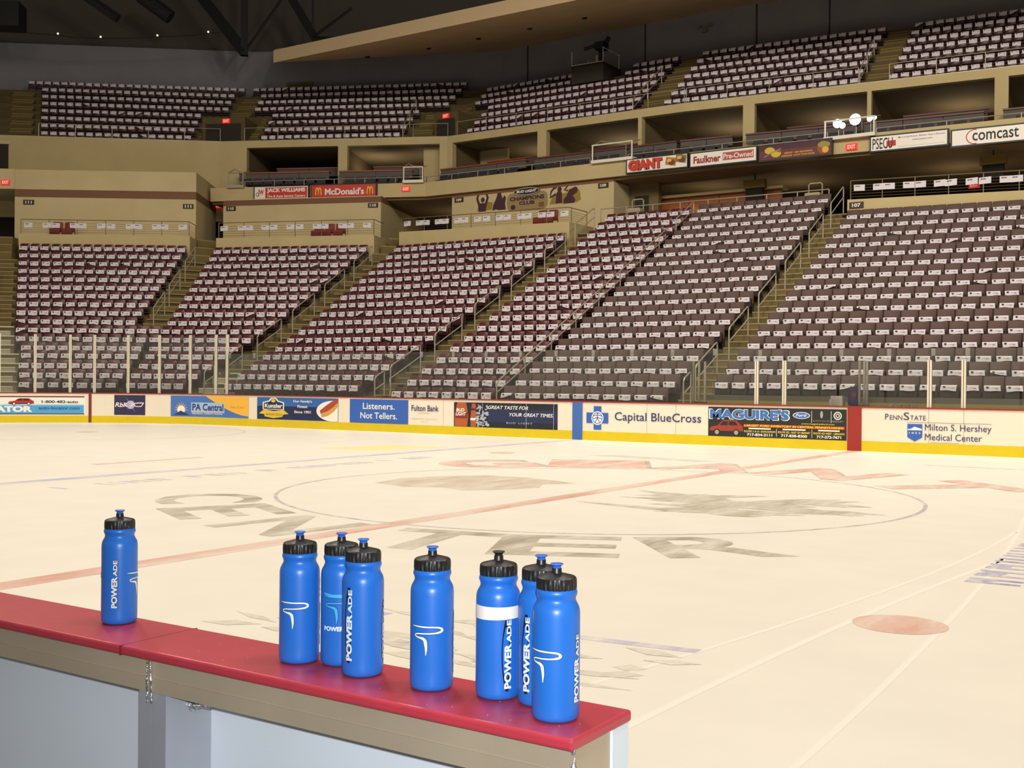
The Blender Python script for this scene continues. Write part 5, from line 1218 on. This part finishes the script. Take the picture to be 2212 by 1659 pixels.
def vtext(mb, s, z0, z1, h, phi, off, mi, bold):
    """lettering that runs up the bottle"""
    vs, fs, a = text2d(s, bold); mb.add(wrap([(-(v-.5)*h, z0+(z1-z0)*u) for u, v in vs], off, phi), fs, mi)
def swoosh(mb, phi, zc, k, mi, off=.0006, grow=0.):
    p1 = [(-.027, .0098), (-.018, .0092), (-.006, .0088), (.008, .0086), (.016, .0078), (.0203, .0055), (.0204, .0030), (.0165, .0010), (.008, -.0003), (-.006, -.0010), (-.016, -.0014), (-.0212, -.0030), (-.0203, -.0057), (-.014, -.0072), (-.0085, -.0084), (-.0052, -.0112), (-.0040, -.0165), (-.0033, -.024), (-.0040, -.034)]
    w1 = [.0006, .0017, .0019, .0019, .0022, .0030, .0031, .0026, .0018, .0016, .0016, .0016, .0014, .0022, .0034, .0042, .0038, .0028, .0004]
    P, Wd = [], []
    for i in range(len(p1)-1):     # a smooth curve through the points
        a, b, c, d_ = p1[max(i-1, 0)], p1[i], p1[i+1], p1[min(i+2, len(p1)-1)]
        for q in range(6):
            t = q/6; h = lambda j: .5*(2*b[j]+(c[j]-a[j])*t+(2*a[j]-5*b[j]+4*c[j]-d_[j])*t*t+(3*b[j]-a[j]-3*c[j]+d_[j])*t**3)
            P.append((h(0)*k, zc+h(1)*k)); Wd.append((w1[i]+(w1[i+1]-w1[i])*t)*k*1.25+grow)
    vs, fs = stroke(P, Wd); mb.add(wrap(vs, off, phi), fs, mi)
def lens(mb, phi, z0, z1, hw, shift, off, mi, n=16):
    vs = []
    for i in range(n+1):
        t = i/n; z = z0+(z1-z0)*t; q = hw*math.sin(PI*(.08+.84*t))**.7
        vs += [(shift-q*1.5, z), (shift+q*.5, z)]
    mb.add(wrap(vs, off, phi), [(2*i, 2*i+1, 2*i+3, 2*i+2) for i in range(n)], mi)
def bottle(x, y, label, draw, black_tip=False, tape=False):
    aim = math.atan2(CAM.y-y, CAM.x-x)+PI/2
    e = empty('water_bottle', (x, y, ZT+.0004), label, 'bottle', 'blue squeeze bottles on the red cap', aim)
    mb = MB(); mb.lathe(PROF, 72); smooth_angle(mb.build('body', BB, e), 60)
    mb = MB(); n = 96; vs = []; rings = [(.0300, .2015), (.0315, .2025), (.0318, .208), (.0316, .2165), (.0308, .2195), (.0285, .2215), (.020, .2238), (.013, .2255), (.0086, .2262)]
    for j, (r, z) in enumerate(rings):
        for k in range(n):
            rr_ = r-(.0012 if (k % 4) < 2 and 1 <= j <= 3 else 0); vs.append((rr_*math.cos(2*PI*k/n), rr_*math.sin(2*PI*k/n), z))
    fs = [(i*n+k, i*n+(k+1) % n, (i+1)*n+(k+1) % n, (i+1)*n+k) for i in range(len(rings)-1) for k in range(n)]+[tuple(range((len(rings)-1)*n, len(rings)*n)), tuple(range(n))[::-1]]
    mb.add(vs, fs); lid = smooth_angle(mb.build('lid', LID, e), 24)
    mb = MB(); mb.lathe([(.0086, .2260), (.0078, .2285), (.0076, .2335), (.0074, .2340)], 28); sp = smooth_angle(mb.build('spout', LID, lid), 50)
    mb = MB(); mb.lathe([(.0066, .2335), (.0067, .2360), (.0078, .2382), (.0102, .2392), (.0105, .2404), (.0096, .2412), (.0056, .2412), (.003, .2400)], 28); smooth_angle(mb.build('tip', LID if black_tip else TIPB, lid), 50)
    if tape:
        mb = MB(); vs = []
        for i in range(73):
            a = 2*PI*i/72; t = .0006; z0 = .134+.0015*math.sin(a+1); z1 = .155+.001*math.sin(a)
            for r, z in ((RBT+t, z0), (RBT+t*.8, z1)): vs.append((r*math.cos(a), r*math.sin(a), z))
            for r, z in ((RBT+.00005, z0), (RBT+.00002, z1)): vs.append((r*math.cos(a), r*math.sin(a), z))
        fs = []
        for i in range(72): o_ = 4*i; q = 4*(i+1); fs += [(o_, q, q+1, o_+1), (o_+2, o_+3, q+3, q+2), (o_+1, q+1, q+3, o_+3), (o_, o_+2, q+2, q)]
        mb.add(vs, fs); mb.build('tape_band', TAPE, e)['label'] = 'white tape wrapped round the shoulder'
    mb = MB(); draw(mb)
    if mb.v: mb.build('logo', [LW, LK, LC], e)
D_ = math.radians
def vlogo(mb, deg, dark, z0=.030, z1=.155):
    if dark: lens(mb, D_(deg), z0-.004, z1+.004, .0074, .0002, .0003, 1)
    zm = z0+(z1-z0)*.66
    if not dark: vtext(mb, 'POWER', z0-.0008, zm+.0008, .0140, D_(deg)+.02, .0004, 1, .09); vtext(mb, 'ADE', zm+.0002, z1+.0008, .0098, D_(deg)+.06, .0004, 1, .09)
    vtext(mb, 'POWER', z0, zm, .0126, D_(deg), .0007, 0, .045); vtext(mb, 'ADE', zm+.0009, z1, .0084, D_(deg)+.045, .0007, 0, .035)
def plogo(mb, deg, zc=.105, k=1.14):
    swoosh(mb, D_(deg), zc, k, 1, .0004, .0012); swoosh(mb, D_(deg), zc, k, 0)
def clogo(mb, deg):
    swoosh(mb, D_(deg), .118, 1.15, 1, .0004, .0014); swoosh(mb, D_(deg), .118, 1.15, 2)
    vs, fs = stroke([(-.031+.061*t/20, .131+.0025*max(0, 1-t/6)) for t in range(21)], [.003]+[.004]*19+[.003]); mb.add(wrap(vs, .0007, D_(deg)), fs, 2)
    vs, fs, a = text2d('POWERADE', .045); mb.add(wrap([(-.030+.060*u, .066+.0085*v) for u, v in vs], .0007, D_(deg)), fs, 0)
bottle(6.043, -12.925, 'blue water bottle standing alone at the far left of the red cap', lambda mb: (vlogo(mb, -16, False, .037, .138), plogo(mb, 72, .098), plogo(mb, -118, .098)))
bottle(6.592, -12.945, 'blue bottle at the left of the cluster of three, white swoosh in front', lambda mb: (plogo(mb, -13, .104), vlogo(mb, 95, False)))
bottle(6.667, -12.9135, 'blue bottle at the back of the cluster of three, light blue swoosh', lambda mb: clogo(mb, -6))
bottle(6.751, -12.949, 'blue bottle at the right front of the cluster of three, upright lettering', lambda mb: (vlogo(mb, -40, True), vlogo(mb, 76, True, .03, .13)))
bottle(6.906, -12.949, 'blue bottle standing alone in the middle with a white swoosh', lambda mb: (plogo(mb, -9, .100), vlogo(mb, 84, True, .03, .13)))
bottle(7.028, -12.927, 'blue bottle with a white tape band and an all-black spout', lambda mb: vlogo(mb, 26, True, .020, .133), True, True)
bottle(7.108, -12.921, 'blue bottle half hidden behind the one nearest the end of the cap', lambda mb: vlogo(mb, -37, True, .025, .145))
bottle(7.172, -12.978, 'blue bottle nearest the end of the red cap, swoosh and upright lettering', lambda mb: (plogo(mb, -26, .100), vlogo(mb, 58, False, .03, .135)))
